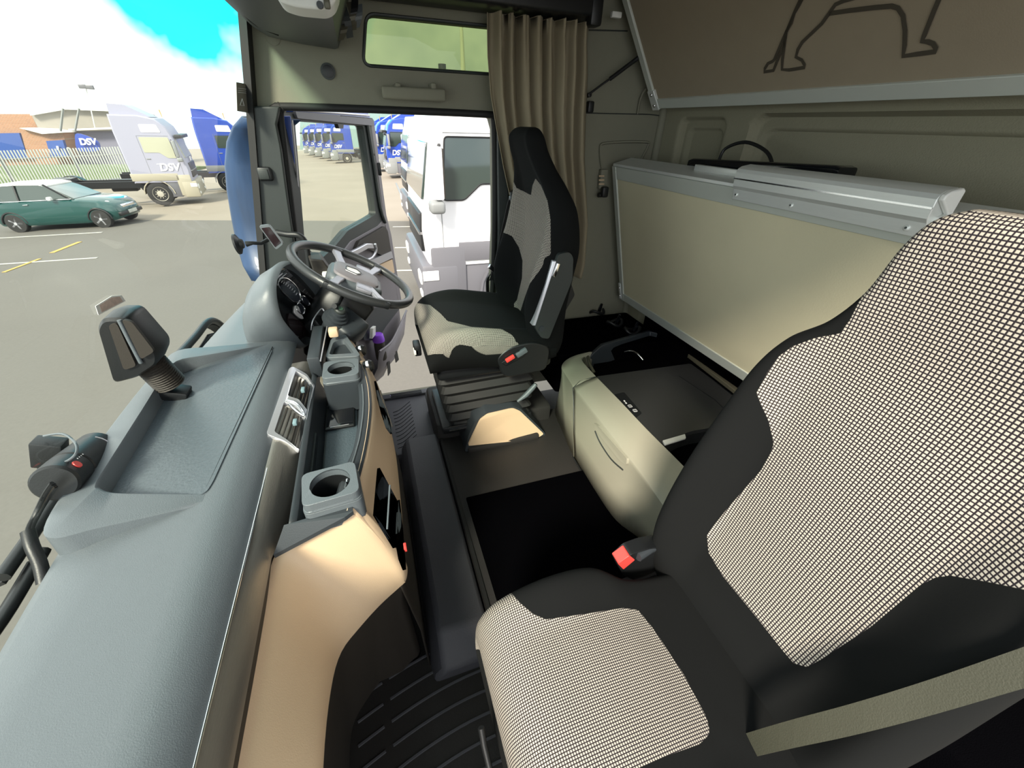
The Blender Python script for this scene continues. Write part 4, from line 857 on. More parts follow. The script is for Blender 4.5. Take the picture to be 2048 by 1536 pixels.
# silver sliding extension on the top rail
ex = thing('bunk_extension', 'silver aluminium box section screwed to the top of the lower bunk', 'box section', (1.21, 0.9, -0.15))
y0, y1 = 1.175, 0.602
def sec(y): return [V((1.188, y, -0.192)), V((1.183, y, -0.160)), V((1.175, y, -0.150)), V((1.172, y, -0.110)), V((1.176, y, -0.100)), V((1.188, y, -0.093)), V((1.222, y, -0.087)), V((1.232, y, -0.092)), V((1.232, y, -0.150)), V((1.215, y, -0.158)), V((1.196, y, -0.192))]
link('box_profile', loft([sec(y0), sec(y1)]), M['alu'], ex, smooth=25, bevel=0.0015)
link('groove_line', box((1.172, (y0 + y1) / 2, -0.128), (0.003, abs(y1 - y0), 0.004)), M['chrome'], ex)
link('end_cap', loft([[p + V((-0.001, 0.0, 0)) for p in sec(y1)][3:9], [p + V((-0.001, -0.012, 0)) for p in sec(y1)][3:9]]), M['white'], ex, bevel=0.003)
for t in (0.03, 0.40, 0.94):
    yy = y0 + (y1 - y0) * t; link('screw', lathe((1.186, yy, -0.176), (-1, 0, 0.1), [(0, 0.007), (0.003, 0.007), (0.005, 0.004), (0.005, 0)], 16), M['alu'], ex)
    link('screw_hole', lathe((1.1815, yy, -0.1755), (-1, 0, 0.1), [(0, 0.0028), (0.001, 0.0028), (0.001, 0)], 10), M['pillar_dark'], ex)
# reading-lamp rail behind: black bar with white end and cable
bb = thing('bunk_lamp', 'black bar lamp with silver channel end behind the bunk edge', 'lamp', (1.33, 1.3, -0.13))
ya, yb = P(1385, 330, x=1.31).y, P(1698, 338, x=1.31).y
link('bar_body', loft([rpoly([V((1.29, y, z - 0.032)), V((1.365, y, z - 0.032)), V((1.365, y, z)), V((1.29, y, z))], 0.010, 4) for y, z in ((1.56, -0.100), (1.54, -0.094), (0.94, -0.072), (0.925, -0.076))]), M['black_gloss'], bb)
yc2 = P(1395, 335, x=1.28).y; link('channel', box((1.262, 1.32, -0.122), (0.02, 0.30, 0.024), bev=0.002), M['alu'], bb)
link('cable', tube([V((1.345, P(1438, 320, x=1.345).y, -0.10)), V((1.36, P(1450, 300, x=1.36).y, -0.055)), V((1.37, P(1492, 283, x=1.37).y, -0.030)), V((1.36, P(1535, 300, x=1.36).y, -0.055)), V((1.345, P(1550, 325, x=1.345).y, -0.10))], 0.006, 8, k=6), M['black'], bb, smooth=60)
tag(link('bunk_cushion_edge', tube([V((1.34, 1.93, -0.155)), V((1.34, 1.78, -0.158))], 0.02, 10), M['dash_dark'], smooth=60), 'dark rounded bolster showing behind the far end of the bunk rail', 'bolster')
# latch on the side wall
lt = thing('bunk_latch', 'beige latch block with black catch on the side wall by the bunk', 'latch', P(1208, 385, y=2.03))
link('latch_block', box(P(1205, 358, y=2.035), (0.04, 0.03, 0.09), bev=0.005), M['trim_beige'], lt)
for k in range(3): link('latch_rib', box(P(1203, 352 + 8 * k, y=2.018), (0.03, 0.006, 0.006), bev=0.001), M['dash_beige'], lt)
link('catch', box(P(1209, 384, y=2.0), (0.035, 0.03, 0.05), bev=0.008), M['black'], lt); link('catch_pin', cyl(P(1203, 390, y=2.01), P(1203, 390, y=2.01) + V((-0.02, 0, 0)), 0.011), M['black'], lt)

# upper bunk: underside plane tilting down towards the back wall
UA, UB = (1.368, 0.090), (1.128, 0.445)
un = V((UB[1] - UA[1], 0, -(UB[0] - UA[0]))).normalized(); un = -un if un.x > 0 else un
un = V((-abs(un.x), 0, -abs(un.z)))
def ub(y, t, off=0.0): return V((UA[0] + (UB[0] - UA[0]) * t, y, UA[1] + (UB[1] - UA[1]) * t)) + un * off
Ub = thing('upper_bunk', 'tan underside of the upper bunk with silver frame and printed animal outline', 'bunk', (1.2, 0.7, 0.09))
link('panel', loft([[ub(1.95, 0.03), ub(-0.8, 0.03), ub(-0.8, 1.35), ub(1.95, 1.35)], [ub(1.95, 0.03, -0.04), ub(-0.8, 0.03, -0.04), ub(-0.8, 1.35, -0.04), ub(1.95, 1.35, -0.04)]]), M['bunk_cloth'], Ub, smooth=0)
def ubar(y0_, t0, y1_, t1, o0, o1): return loft([[ub(y0_, t0, o1), ub(y1_, t0, o1), ub(y1_, t1, o1), ub(y0_, t1, o1)], [ub(y0_, t0, o0), ub(y1_, t0, o0), ub(y1_, t1, o0), ub(y0_, t1, o0)]])
link('bottom_rail', ubar(1.97, -0.01, -0.8, 0.085, -0.045, 0.008), M['alu_paint'], Ub, bevel=0.002)
link('side_rail', ubar(1.975, -0.01, 1.94, 1.35, -0.045, 0.010), M['alu_paint'], Ub, bevel=0.002)
link('corner_bracket', ubar(1.978, -0.02, 1.93, 0.18, -0.045, 0.013), M['alu'], Ub, bevel=0.002)
for t in (0.03, 0.14): link('screw', lathe(ub(1.955, t, 0.013), un, [(0, 0.008), (0.003, 0.007), (0.003, 0)], 14), M['chrome'], Ub)
link('hook', box(P(1232, 30, y=1.965), (0.045, 0.02, 0.02), bev=0.004), M['white'], Ub)
def lion(name, px, r=0.0045):
    ps = smooth_path([PP(a, b, UA and V((UA[0], 0, UA[1])), un) + un * 0.002 for a, b in px], 1)
    hw = r; rows_ = []
    link(name, ribbon2(ps, r * 2), M['print'], Ub, smooth=0)
def ribbon2(ps, w):
    n = len(ps); L, R_ = [], []
    for i, p in enumerate(ps):
        d = (ps[min(i + 1, n - 1)] - ps[max(i - 1, 0)]).normalized(); s = d.cross(un).normalized() * w / 2
        L.append(p - s); R_.append(p + s)
    return loft([[l, r_, r_ + un * 0.0012, l + un * 0.0012] for l, r_ in zip(L, R_)])
lion('animal_outline', [(1607, -6), (1600, 8), (1590, 25), (1584, 45), (1574, 62), (1562, 90), (1550, 118), (1546, 122), (1537, 126), (1531, 136), (1529, 143), (1548, 140), (1556, 120), (1570, 88), (1574, 64)])
lion('animal_outline', [(1604, -6), (1592, 20), (1582, 44), (1573, 66), (1570, 90), (1566, 118), (1565, 138), (1580, 139), (1610, 134), (1610, 128), (1605, 119), (1593, 113), (1597, 98), (1606, 83), (1625, 65), (1645, 46), (1660, 25), (1672, 8), (1690, 0), (1720, -8)])
lion('animal_outline', [(1660, 26), (1700, 20), (1750, 14), (1785, 11), (1798, 15), (1808, 30), (1812, 60), (1811, 90), (1808, 111), (1835, 107), (1873, 102), (1874, 95), (1868, 86), (1857, 82), (1846, 81), (1850, 70), (1858, 50), (1870, 20), (1882, -8)], 0.005)
gs = thing('gas_strut', 'slim black gas strut between side wall and upper bunk frame', 'strut', P(1180, 190, y=2.0))
link('rod', tube([P(1178, 188, y=2.0), P(1222, 156, y=1.99)], 0.0045, 8), M['black'], gs, smooth=60); link('cylinder_body', tube([P(1220, 158, y=1.99), P(1276, 116, y=1.98)], 0.0085, 12), M['black'], gs, smooth=60)
link('wall_bracket', box(P(1180, 214, y=2.03), (0.03, 0.03, 0.045), bev=0.006), M['black'], gs); link('ball_end', lathe(P(1178, 190, y=2.01), (0, -1, 0), [(-0.012, 0.009), (0.01, 0.009), (0.012, 0)], 14), M['black'], gs)
tag(link('cord_bracket', tube([P(1292, 178, y=2.02), P(1282, 195, y=2.03), P(1275, 228, y=2.04)], 0.005, 6, k=4), M['trim_beige'], smooth=60), 'thin beige strap on the wall below the upper bunk corner', 'strap')

# curtain rail / valance and the gathered curtain
rl = thing('curtain_rail', 'dark padded curtain rail box along the top of the side wall', 'curtain rail', P(960, 40, y=1.93))
x0, x1 = P(728, 15, y=1.93).x, P(1190, 30, y=1.93).x
link('rail_box', box(((x0 + x1) / 2, 1.955, 0.405), (x1 - x0, 0.16, 0.085), bev=0.012, seg=3), M['black'], rl); link('rail_end', box((x1 - 0.02, 1.90, 0.385), (0.05, 0.06, 0.10), bev=0.01), M['black'], rl)
link('rail_lip', box(((x0 + x1) / 2, 1.885, 0.45), (x1 - x0, 0.03, 0.05), bev=0.01), M['dash_dark'], rl)
Lx = [(0, 976, 38), (0.2, 976, 110), (0.35, 981, 190), (0.5, 990, 250), (0.65, 1004, 330), (0.8, 1020, 400), (1.0, 1030, 540)]
Rx = [(0, 1178, 60), (0.2, 1178, 150), (0.35, 1173, 230), (0.5, 1170, 320), (0.8, 1177, 450), (0.93, 1171, 530), (1.0, 1165, 556)]
def interp(t, L):
    for a, b in zip(L, L[1:]):
        if a[0] <= t <= b[0]:
            f = (t - a[0]) / (b[0] - a[0]); return a[1] + (b[1] - a[1]) * f, a[2] + (b[2] - a[2]) * f
    return L[-1][1], L[-1][2]
rows = []
random.seed(3)
ph1 = [random.uniform(0, 6.28) for _ in range(4)]
NU, NV = 220, 60
for j in range(NV + 1):
    t = j / NV; l = P(*interp(t, Lx), y=1.93); r = P(*interp(t, Rx), y=1.93); zt = 0.352 if t == 0 else None
    row = []
    for i in range(NU + 1):
        u = i / NU; uu = u + 0.012 * math.sin(u * 15 + t * 3 + ph1[0]) * (0.3 + t)
        fold = math.sin(uu * 2 * PI * 8.2 + 0.9 * math.sin(t * 2.3 + ph1[1]) * 0.8 + 0.6 * math.sin(uu * 9)) * (0.026 - 0.006 * t) + math.sin(uu * 2 * PI * 17 + 2 * math.sin(uu * 6) + t) * 0.009 * max(0, 1 - 1.6 * t) + math.sin(uu * 2 * PI * 3.1 + ph1[2] + t * 1.5) * 0.010
        z = l.z + (r.z - l.z) * u
        z = 0.352 + (z - 0.352) * min(1, t * 1.0) if t < 0.05 else z
        row.append(V((l.x + (r.x - l.x) * uu if 0 < i < NU else (l.x if i == 0 else r.x), 1.935 + fold, z)))
    rows.append(row)
cu = tag(link('curtain', grid(rows), M['curtain'], smooth=80, solid=0.003), 'gathered beige side curtain hanging from the rail behind the driver seat', 'curtain')
# overhead console over the windscreen with the white unit under it
oc = thing('overhead_console', 'grey overhead console at the top of the windscreen', 'console', P(600, 60, y=1.5))
cp = [P(452, -20, y=1.90), P(470, 12, y=1.90), P(497, 45, y=1.92), P(530, 66, y=1.93), P(600, 82, y=1.93), P(668, 93, y=1.93), P(676, 90, y=1.93), P(680, 76, y=1.93), P(692, 25, y=1.93), P(700, -40, y=1.93)]
rngs = []
for y, s in ((2.0, 1), (1.93, 1), (1.2, 1), (0.5, 1), (0.0, 1)):
    rngs.append([V((p.x, y, p.z + (0.05 if y < 1 else 0.0) * (1.2 - y))) for p in cp] + [V((cp[-1].x, y, 0.58)), V((cp[0].x, y, 0.58))])
link('shelf_body', loft(rngs), M['console'], oc, smooth=25)
link('panel_gap', tube([P(622, 20, y=1.925), P(634, 50, y=1.925), P(652, 88, y=1.925)], 0.002, 5), M['black'], oc, smooth=60)
link('black_edge', tube([P(456, -10, y=1.60), P(478, 18, y=1.70), P(515, 50, y=1.85), P(556, 68, y=1.90)], 0.006, 6, k=3), M['black'], oc, smooth=60)
ru = thing('radio_unit', 'pale grey rounded control unit under the overhead console', 'control unit', P(610, 5, y=1.2))
rp = rpoly([P(540, -30, y=1.2), P(556, 2, y=1.2), P(590, 14, y=1.2), P(650, 20, y=1.2), P(668, 10, y=1.2), P(682, -30, y=1.2)], 0.02, 4)
link('unit_body', loft([rp, [p + V((0, 0.10, 0)) for p in rp]]), M['white'], ru, bevel=0.008); link('unit_button', lathe(P(640, 10, y=1.197), (0, -1, 0), [(0, 0.007), (0.004, 0.006), (0.004, 0)], 14), M['dash_dark'], ru)
link('unit_knob', box(P(654, 7, y=1.197), (0.012, 0.01, 0.018), bev=0.003), M['olive'], ru)
hc = thing('side_pocket', 'clutter of dark straps and sleeves in the side of the overhead console', 'storage net', P(700, 40, y=1.86))
for k, (a, b, c_, d, mm) in enumerate([(672, 25, 684, 60, 'black'), (684, 10, 700, 75, 'pillar_dark'), (700, 5, 706, 60, 'olive'), (710, 0, 700, 50, 'black'), (718, 10, 712, 55, 'dash_grey'), (690, 40, 680, 80, 'olive')]):
    link('strap', ribbon([P(a, b, y=1.88), P((a + c_) / 2 + 3, (b + d) / 2, y=1.865), P(c_, d, y=1.88)], (0.022, 0, 0.005), 0.005, k=4), M[mm], hc, smooth=0)

# paper sticker and notice in the windscreen
def on_ws(px, py, off=0.004):
    q = None
    r = ray(px, py)
    for k in range(400):
        t = 0.2 + k * 0.006; r1 = r.normalized() * t
        if r1.x <= ws_x(min(2, max(-.2, r1.y)), r1.z) + off: return r1
    return r.normalized() * 1.0
sk = [on_ws(190, 612), on_ws(222, 592), on_ws(242, 590), on_ws(250, 602), on_ws(196, 630)]
skc = sum(sk, V()) / 5; skn = (sk[1] - sk[0]).cross(sk[3] - sk[0]).normalized(); skn = skn if skn.x > 0 else -skn
stk = thing('windscreen_sticker', 'small pale printed permit sticker low on the windscreen', 'sticker', skc)
link('sticker_card', plate(sk, skn * 0.001), M['white'], stk, smooth=0); link('sticker_print', plate([skc + (p - skc) * 0.78 + skn * 0.0012 for p in sk], skn * 0.0006), M['sticker'], stk, smooth=0)
nt_ = [on_ws(472, 164), on_ws(494, 168), on_ws(498, 226), on_ws(474, 222)]
ns = thing('warning_notice', 'grey notice card with a small triangle at the far windscreen edge', 'notice', sum(nt_, V()) / 4)
nn = (nt_[1] - nt_[0]).cross(nt_[3] - nt_[0]).normalized(); nn = nn if nn.x > 0 else -nn
link('notice_card', plate(nt_, nn * 0.001), M['sign'], ns, smooth=0)
link('notice_symbol', tube([on_ws(483, 197) + nn * .002, on_ws(479, 210) + nn * .002, on_ws(487, 211) + nn * .002], 0.001, 4, closed=True), M['white_print'], ns, smooth=60)
for k in range(3): link('notice_line', tube([on_ws(475, 176 + 4 * k) + nn * .002, on_ws(491, 178 + 4 * k) + nn * .002], 0.0008, 4), M['white_print'], ns, smooth=60)

# tablet-style holder head on a ribbed flexible stalk, standing on the dash
A0 = P(350, 785, z=-0.585)
tb = thing('phone_holder', 'chunky dark cradle head on a ribbed flexible neck on the dash tray frame', 'holder', A0)
s0 = P(300, 700, y=A0.y + 0.0); top = P(318, 752, y=1.06); nk = P(300, 735, y=1.05)
b0 = P(347, 782, y=1.06); link('foot_block', box(P(352, 785, y=1.055), (0.055, 0.045, 0.026), Matrix.Rotation(0.35, 3, 'Y'), bev=0.004), M['black'], tb)
n0, n1 = P(342, 768, y=1.055), P(296, 722, y=1.045)
for_pts = [(n0.lerp(n1, t)) for t in [i / 26 for i in range(27)]]
link('flexible_neck', tube(for_pts, [0.030 + (0.004 if i % 2 else 0.0) for i in range(27)], 20), M['dash_brown'], tb, smooth=25)
hq = [P(212, 640, y=1.04), P(222, 620, y=1.04), P(268, 620, y=1.04), P(330, 690, y=1.04), P(330, 712, y=1.04), P(290, 738, y=1.04), P(243, 750, y=1.04)]
hc_ = sum(hq, V()) / 7
r1 = rpoly(hq, 0.012, 4)
link('cradle_head', loft([[hc_ + (p - hc_) * 0.90 + V((0, -0.045, 0)) for p in r1], [hc_ + (p - hc_) * 0.98 + V((0, -0.038, 0)) for p in r1], [p + V((0, 0.01, 0)) for p in r1], [hc_ + (p - hc_) * 0.92 + V((0, 0.045, 0)) for p in r1]]), M['black'], tb, smooth=35)
fl = [P(228, 650, y=0.993), P(240, 640, y=0.993), P(306, 708, y=0.993), P(288, 722, y=0.993), P(256, 738, y=0.993)]
link('cradle_pad', plate(rpoly([P(246, 636, y=0.993), P(266, 640, y=0.993), P(312, 700, y=0.993), P(285, 716, y=0.993)], 0.008), (0, -0.008, 0)), M['dash_brown'], tb, bevel=0.003)
link('cradle_pad', plate(rpoly([P(219, 648, y=0.995), P(236, 644, y=0.995), P(275, 730, y=0.995), P(250, 738, y=0.995)], 0.008), (0, -0.006, 0)), M['dash_brown'], tb, bevel=0.003)
link('cradle_groove', tube([P(238, 640, y=0.992), P(258, 680, y=0.990), P(282, 726, y=0.992)], 0.004, 6), M['dash_grey'], tb, smooth=60)

# dash camera with cables, on the near end of the tray frame
dcb = P(140, 985, z=-0.56)
dc = thing('dash_camera', 'black cylindrical dash camera with red button and cables on the dash', 'camera', dcb)
e0, e1 = P(108, 968, y=0.70), P(196, 893, y=0.86)
ax = (e1 - e0).normalized()
link('camera_body', loft([circle(e0 + ax * h, *frame(ax)[:2], r * 1.22, 32) for h, r in ((0, 0.024), (0.004, 0.027), (0.05, 0.028), (0.052, 0.0262), (0.056, 0.0262), (0.058, 0.028), ((e1 - e0).length - 0.006, 0.027), ((e1 - e0).length, 0.022))]), M['black'], dc, smooth=35)
tocam = (-e0).normalized(); side = (tocam - ax * tocam.dot(ax)).normalized()
link('red_button', lathe(e0 + ax * 0.022 + side * 0.032, side, [(0, 0.0075), (0.003, 0.007), (0.003, 0)], 18), M['red'], dc)
for k in range(4): link('indicator_dot', lathe(e0 + ax * (0.036 + 0.0065 * k) + (side + upv * 0.35).normalized() * 0.0338, side, [(0, 0.0014), (0.001, 0)], 8), M['white_print'], dc)
link('label_band', tube([e1 - ax * 0.03 + (side * math.cos(t) + ax.cross(side) * math.sin(t)) * 0.0335 for t in (-0.5, -0.2, 0.1, 0.3)], 0.0012, 5), M['silver'], dc, smooth=60)
link('camera_lens_box', box(P(100, 905, y=0.83), (0.045, 0.03, 0.06), Matrix.Rotation(0.4, 3, 'Y'), bev=0.003), M['black'], dc)
link('mount_plate', box(P(88, 918, y=0.85), (0.006, 0.035, 0.085), Matrix.Rotation(0.45, 3, 'Y'), bev=0.002), M['dash_dark'], dc)
link('loop_cable', tube([P(88, 872, y=0.83), P(125, 868, y=0.80), P(150, 885, y=0.77), P(153, 905, y=0.74), P(135, 922, y=0.73), P(103, 932, y=0.73)], 0.0022, 6, k=5), M['dash_grey'], dc, smooth=60)
for k in range(4):
    d = k * 2.5
    link('cable', tube([P(104 + d, 966 + d, y=0.68), P(88 + d, 990 + d, y=0.68), P(70 + d, 1028, y=0.67), P(55 + d, 1062, y=0.645), P(62 + d * .6, 1092, y=0.62), P(80 + d * .3, 1128, y=0.60), P(88, 1165, y=0.58)], 0.0032 + 0.0006 * (k == 1), 6, k=5), M['black'] if k != 2 else M['dash_brown'], dc, smooth=60)
link('cable_sleeve', tube([P(56, 1062, y=0.640), P(64, 1092, y=0.62), P(80, 1128, y=0.600), P(88, 1165, y=0.58)], 0.009, 8, k=4), M['black'], dc, smooth=60)

# sleeve of the gear console between the seats
gc = thing('gear_console', 'black console with sand side panel on the tunnel beside the driver seat', 'console', (0.45, 1.40, TZ))
sp_ = [P(936, 892, y=1.375), P(960, 842, y=1.385), P(975, 828, y=1.40), P(1026, 816, y=1.42), P(1040, 822, y=1.42), P(1088, 868, y=1.40), P(1072, 878, y=1.385)]
link('side_panel', plate(rpoly(sp_, 0.010, 3), (0, 0.012, 0)), M['dash_beige'], gc, bevel=0.004)
bodyp = [P(930, 905, y=1.385), P(938, 870, y=1.39), P(950, 845, y=1.39), P(972, 826, y=1.40), P(1026, 813, y=1.42), P(1044, 820, y=1.42), P(1092, 868, y=1.40), P(1085, 885, y=1.385)]
def bk2(p, dy, dz_): return p + V((0.0, dy, dz_))
link('body', loft([rpoly([bk2(p, 0.004, 0) for p in bodyp], 0.012, 3), rpoly([bk2(p, 0.05, 0.018 if i in (2, 3, 4, 5) else 0) for i, p in enumerate(bodyp)], 0.012, 3), rpoly([bk2(p, 0.14, 0.012 if i in (2, 3, 4, 5) else 0) for i, p in enumerate(bodyp)], 0.012, 3)]), M['dash_dark'], gc, smooth=35)
link('foot', box((0.46, 1.46, TZ + 0.01), (0.36, 0.16, 0.04), bev=0.012), M['floor_grey'], gc)
link('top_button', lathe(P(1018, 800, y=1.47), (0, -0.2, 1), [(-0.01, 0.02), (0.006, 0.018), (0.01, 0.01), (0.01, 0)], 20), M['black'], gc)

# storage locker / fridge unit between the seats, under the bunk
LK = thing('fridge_locker', 'pale beige locker unit along the tunnel in front of the bunk', 'locker', (1.0, 0.9, TZ))
def fx(y): return 0.790 + 0.035 * (1 - ((y - 0.2) / 1.35)) * 0.9 if y < 1.40 else 0.795
zt = -0.985
top_out = [P(1147, 775, z=zt - 0.03), P(1200, 843, z=zt - 0.03), P(1250, 907, z=zt - 0.03), P(1310, 988, z=zt - 0.03), P(1370, 1075, z=zt - 0.03), P(1470, 1230, z=zt - 0.03)]
top_in = [P(1192, 753, z=zt), P(1240, 802, z=zt), P(1290, 855, z=zt), P(1345, 910, z=zt), P(1400, 965, z=zt), P(1520, 1080, z=zt)]
bot = [P(1148, 915, z=TZ), P(1190, 985, z=TZ), P(1232, 1045, z=TZ), P(1290, 1092, z=TZ), P(1350, 1190, z=TZ), P(1440, 1330, z=TZ)]
rows = []
k5 = 5
for a, b, c in zip(smooth_path(top_in, k5), smooth_path(top_out, k5), smooth_path(bot, k5)):
    rows.append([a + V((0.006, 0, -0.10)), a + V((0.002, 0, -0.002)), a, a.lerp(b, 0.5) + V((0, 0, 0.006)), b + V((0.003, 0, 0.004)), b, b.lerp(c, 0.04), b.lerp(c, 0.3) + V((-0.003, 0, 0)), b.lerp(c, 0.6) + V((-0.003, 0, 0)), c])
link('front', grid(rows), M['locker'], LK, smooth=40, solid=0.004)
# rounded far end module
eo = [P(1147, 775, z=zt - 0.03), P(1130, 748, z=zt - 0.03), P(1123, 735, z=zt - 0.02), P(1130, 722, z=zt - 0.01), P(1150, 711, z=zt), P(1180, 703, z=zt)]
ei = [P(1192, 753, z=zt), P(1178, 738, z=zt), P(1166, 724, z=zt), P(1163, 716, z=zt), P(1168, 711, z=zt), P(1185, 706, z=zt)]
eb = [P(1148, 915, z=TZ), P(1137, 893, z=TZ), P(1127, 868, z=TZ), P(1123, 850, z=TZ + 0.02), P(1128, 790, z=TZ + 0.1), P(1160, 740, z=TZ + 0.2)]
eb[3] = V((eo[2].x, eo[2].y + 0.02, TZ)); eb[4] = V((eo[3].x + 0.02, eo[3].y + 0.03, TZ)); eb[5] = V((eo[5].x, eo[5].y + 0.02, TZ))
rows = []
for a, b, c in zip(smooth_path(ei, k5), smooth_path(eo, k5), smooth_path(eb, k5)):
    rows.append([a + V((0.004, 0, -0.08)), a, a.lerp(b, 0.5) + V((0, 0, 0.004)), b, b.lerp(c, 0.05), b.lerp(c, 0.5), c])
link('end_module', grid(rows), M['locker'], LK, smooth=40, solid=0.004)
jl = [P(1192, 753, z=zt + .003), P(1160, 762, z=zt - 0.018), P(1147, 776, z=zt - 0.03) + V((-.004, 0, 0)), P(1148, 800, z=-1.06) + V((-.003, 0, 0)), P(1150, 905, z=TZ + 0.02) + V((-.003, 0, 0))]
link('joint_line', tube(jl, 0.002, 5), M['pillar_dark'], LK, smooth=60)
dr = link('drawer_handle', plate(rpoly([P(1187, 846, x=0.768), P(1196, 852, x=0.768), P(1254, 918, x=0.766), P(1252, 930, x=0.763), P(1240, 923, x=0.761), P(1190, 860, x=0.764)], 0.006), (0.012, 0, 0)), M['locker'], LK, bevel=0.002)
link('handle_recess', tube([P(1190, 862, x=0.7705), P(1200, 885, x=0.7665), P(1222, 918, x=0.764), P(1246, 940, x=0.766)], 0.003, 6, k=4), M['pillar_dark'], LK, smooth=60)
link('base_shadow_strip', tube([q + V((-0.006, 0, 0.004)) for q in smooth_path(bot, 3)], 0.004, 6), M['black'], LK, smooth=60)
# black well and back
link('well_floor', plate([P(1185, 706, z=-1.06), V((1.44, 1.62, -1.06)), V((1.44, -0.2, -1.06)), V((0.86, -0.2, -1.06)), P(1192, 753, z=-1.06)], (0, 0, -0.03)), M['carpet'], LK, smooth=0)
link('far_wall', plate([P(1185, 708, z=-0.985), P(1205, 690, z=-0.955), P(1300, 663, z=-0.955), V((1.44, 1.66, -0.955)), V((1.44, 1.66, -1.25)), V((0.9, 1.66, -1.25))], (0.0, 0.02, 0)), M['dash_dark'], LK, bevel=0.004)
# fridge with lid
FR = thing('fridge', 'black top-opening fridge lid with symbols sunk in the locker', 'fridge', (1.1, 1.0, -1.06))
lidp = [P(1192, 753, z=-0.99), P(1380, 727, z=-0.99), P(1400, 735, z=-0.99), P(1500, 815, z=-0.99), P(1462, 836, z=-0.99), P(1463, 848, z=-0.99), P(1384, 862, z=-0.99), P(1365, 868, z=-0.99), P(1330, 886, z=-0.99), P(1318, 884, z=-0.99)]
link('lid', plate(rpoly(lidp, 0.012, 3), (0, 0, -0.018)), M['lidblack'], FR, bevel=0.004)
link('fridge_body', plate([p + V((0, 0, -0.02)) for p in rpoly(lidp, 0.012, 3)], (0, 0, -0.12)), M['black'], FR, smooth=0)
link('hinge_line', tube([P(1358, 752, z=-0.989), P(1430, 800, z=-0.989), P(1467, 835, z=-0.989)], 0.002, 5), M['black'], FR, smooth=60)
link('silver_corner', plate(rpoly([P(1325, 881, z=-0.985), P(1370, 868, z=-0.985), P(1372, 876, z=-0.985), P(1330, 889, z=-0.985)], 0.004), (0, 0, -0.006)), M['alu'], FR, smooth=0)
link('control_strip', plate(rpoly([P(1228, 789, z=-0.988), P(1248, 784, z=-0.988), P(1284, 826, z=-0.988), P(1268, 838, z=-0.988)], 0.008), (0, 0, -0.002)), M['black_gloss'], FR, smooth=0)
for (px, py) in ((1260, 812), (1270, 821)):
    q = P(px, py, z=-0.986); a_ = (P(px + 5, py + 6, z=-0.986) - q).normalized(); b_ = V((0, 0, 1)).cross(a_)
    sq2 = rpoly([q + a_ * 0.0075 + b_ * 0.0075, q + a_ * 0.0075 - b_ * 0.0075, q - a_ * 0.0075 - b_ * 0.0075, q - a_ * 0.0075 + b_ * 0.0075], 0.003, 3)
    link('touch_key', tube(sq2, 0.0008, 5, closed=True), M['white_print'], FR, smooth=60); link('key_mark', tube([q - a_ * 0.002, q + a_ * 0.002], 0.0012, 5), M['white_print'], FR, smooth=60)
for (px, py) in ((1249, 802), (1252, 806)): q = P(px, py, z=-0.986); link('key_mark', box(q, (0.006, 0.008, 0.001)), M['white_print'], FR)
tag(link('slide_rail', loft([[P(1376, 708, z=-0.95), P(1392, 706, z=-0.95), P(1510, 790, z=-0.95), P(1498, 802, z=-0.95)], [p + V((0, 0, -0.02)) for p in [P(1376, 708, z=-0.95), P(1392, 706, z=-0.95), P(1510, 790, z=-0.95), P(1498, 802, z=-0.95)]]]), M['olive'], bevel=0.003), 'olive metal slide rail across the back of the fridge lid', 'rail')
tag(link('grey_shelf', plate([P(1400, 706, z=-1.0), P(1440, 712, z=-1.0), P(1525, 775, z=-1.0), P(1512, 792, z=-1.0)], (0, 0, -0.02)), M['truck_grey'], smooth=0), 'flat grey tray between slide rail and bunk edge', 'tray')
tag(link('chrome_hook', tube([P(1250, 704, z=-0.99), P(1262, 702, z=-0.97), P(1275, 708, z=-0.97), P(1286, 720, z=-0.99)], 0.005, 8, k=4), M['chrome'], smooth=60), 'bent chrome handle at the far end of the locker well', 'handle')
tag(link('hose_bundle', join(tube([P(1175, 712, z=-1.0), P(1180, 730, z=-1.0), P(1188, 745, z=-1.02)], 0.008, 8), tube([P(1168, 716, z=-1.0), P(1173, 735, z=-1.0)], 0.006, 8)), M['olive'], smooth=60), 'short brown hoses at the corner of the locker well', 'hose')
# dark floor area behind the driver seat with bags and hoses
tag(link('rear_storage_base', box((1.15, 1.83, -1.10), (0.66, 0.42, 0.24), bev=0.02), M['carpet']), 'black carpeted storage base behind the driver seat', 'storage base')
cl = thing('coiled_hose', 'small heap of black fittings and coiled hose in the dark rear corner', 'hose', P(1250, 640, y=1.85))
random.seed(11)
for k in range(3):
    c = P((1195, 1230, 1265)[k], (618, 640, 655)[k], z=-0.945)
    link('coil', tube([c + V((0.045 * math.cos(t), 0.03 * math.sin(t), 0.012 * math.sin(2 * t + k) - 0.015)) for t in [2 * PI * i / 24 for i in range(24)]], 0.009, 8, closed=True), M['black'], cl, smooth=60)
    link('fitting', cyl(c + V((0.01, 0, -0.03)), c + V((0.02, -0.01, 0.035)), 0.012, 0.007), M['black_gloss'], cl)
# passenger-side clutter at lower right, behind the seat
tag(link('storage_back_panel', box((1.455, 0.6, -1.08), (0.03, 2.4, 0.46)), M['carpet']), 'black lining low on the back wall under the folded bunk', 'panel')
tag(link('rear_trim_panel', box((0.98, 0.02, -1.1), (0.40, 0.44, 0.5), bev=0.03), M['carpet']), 'black plastic trim behind the passenger seat at lower right', 'trim panel')

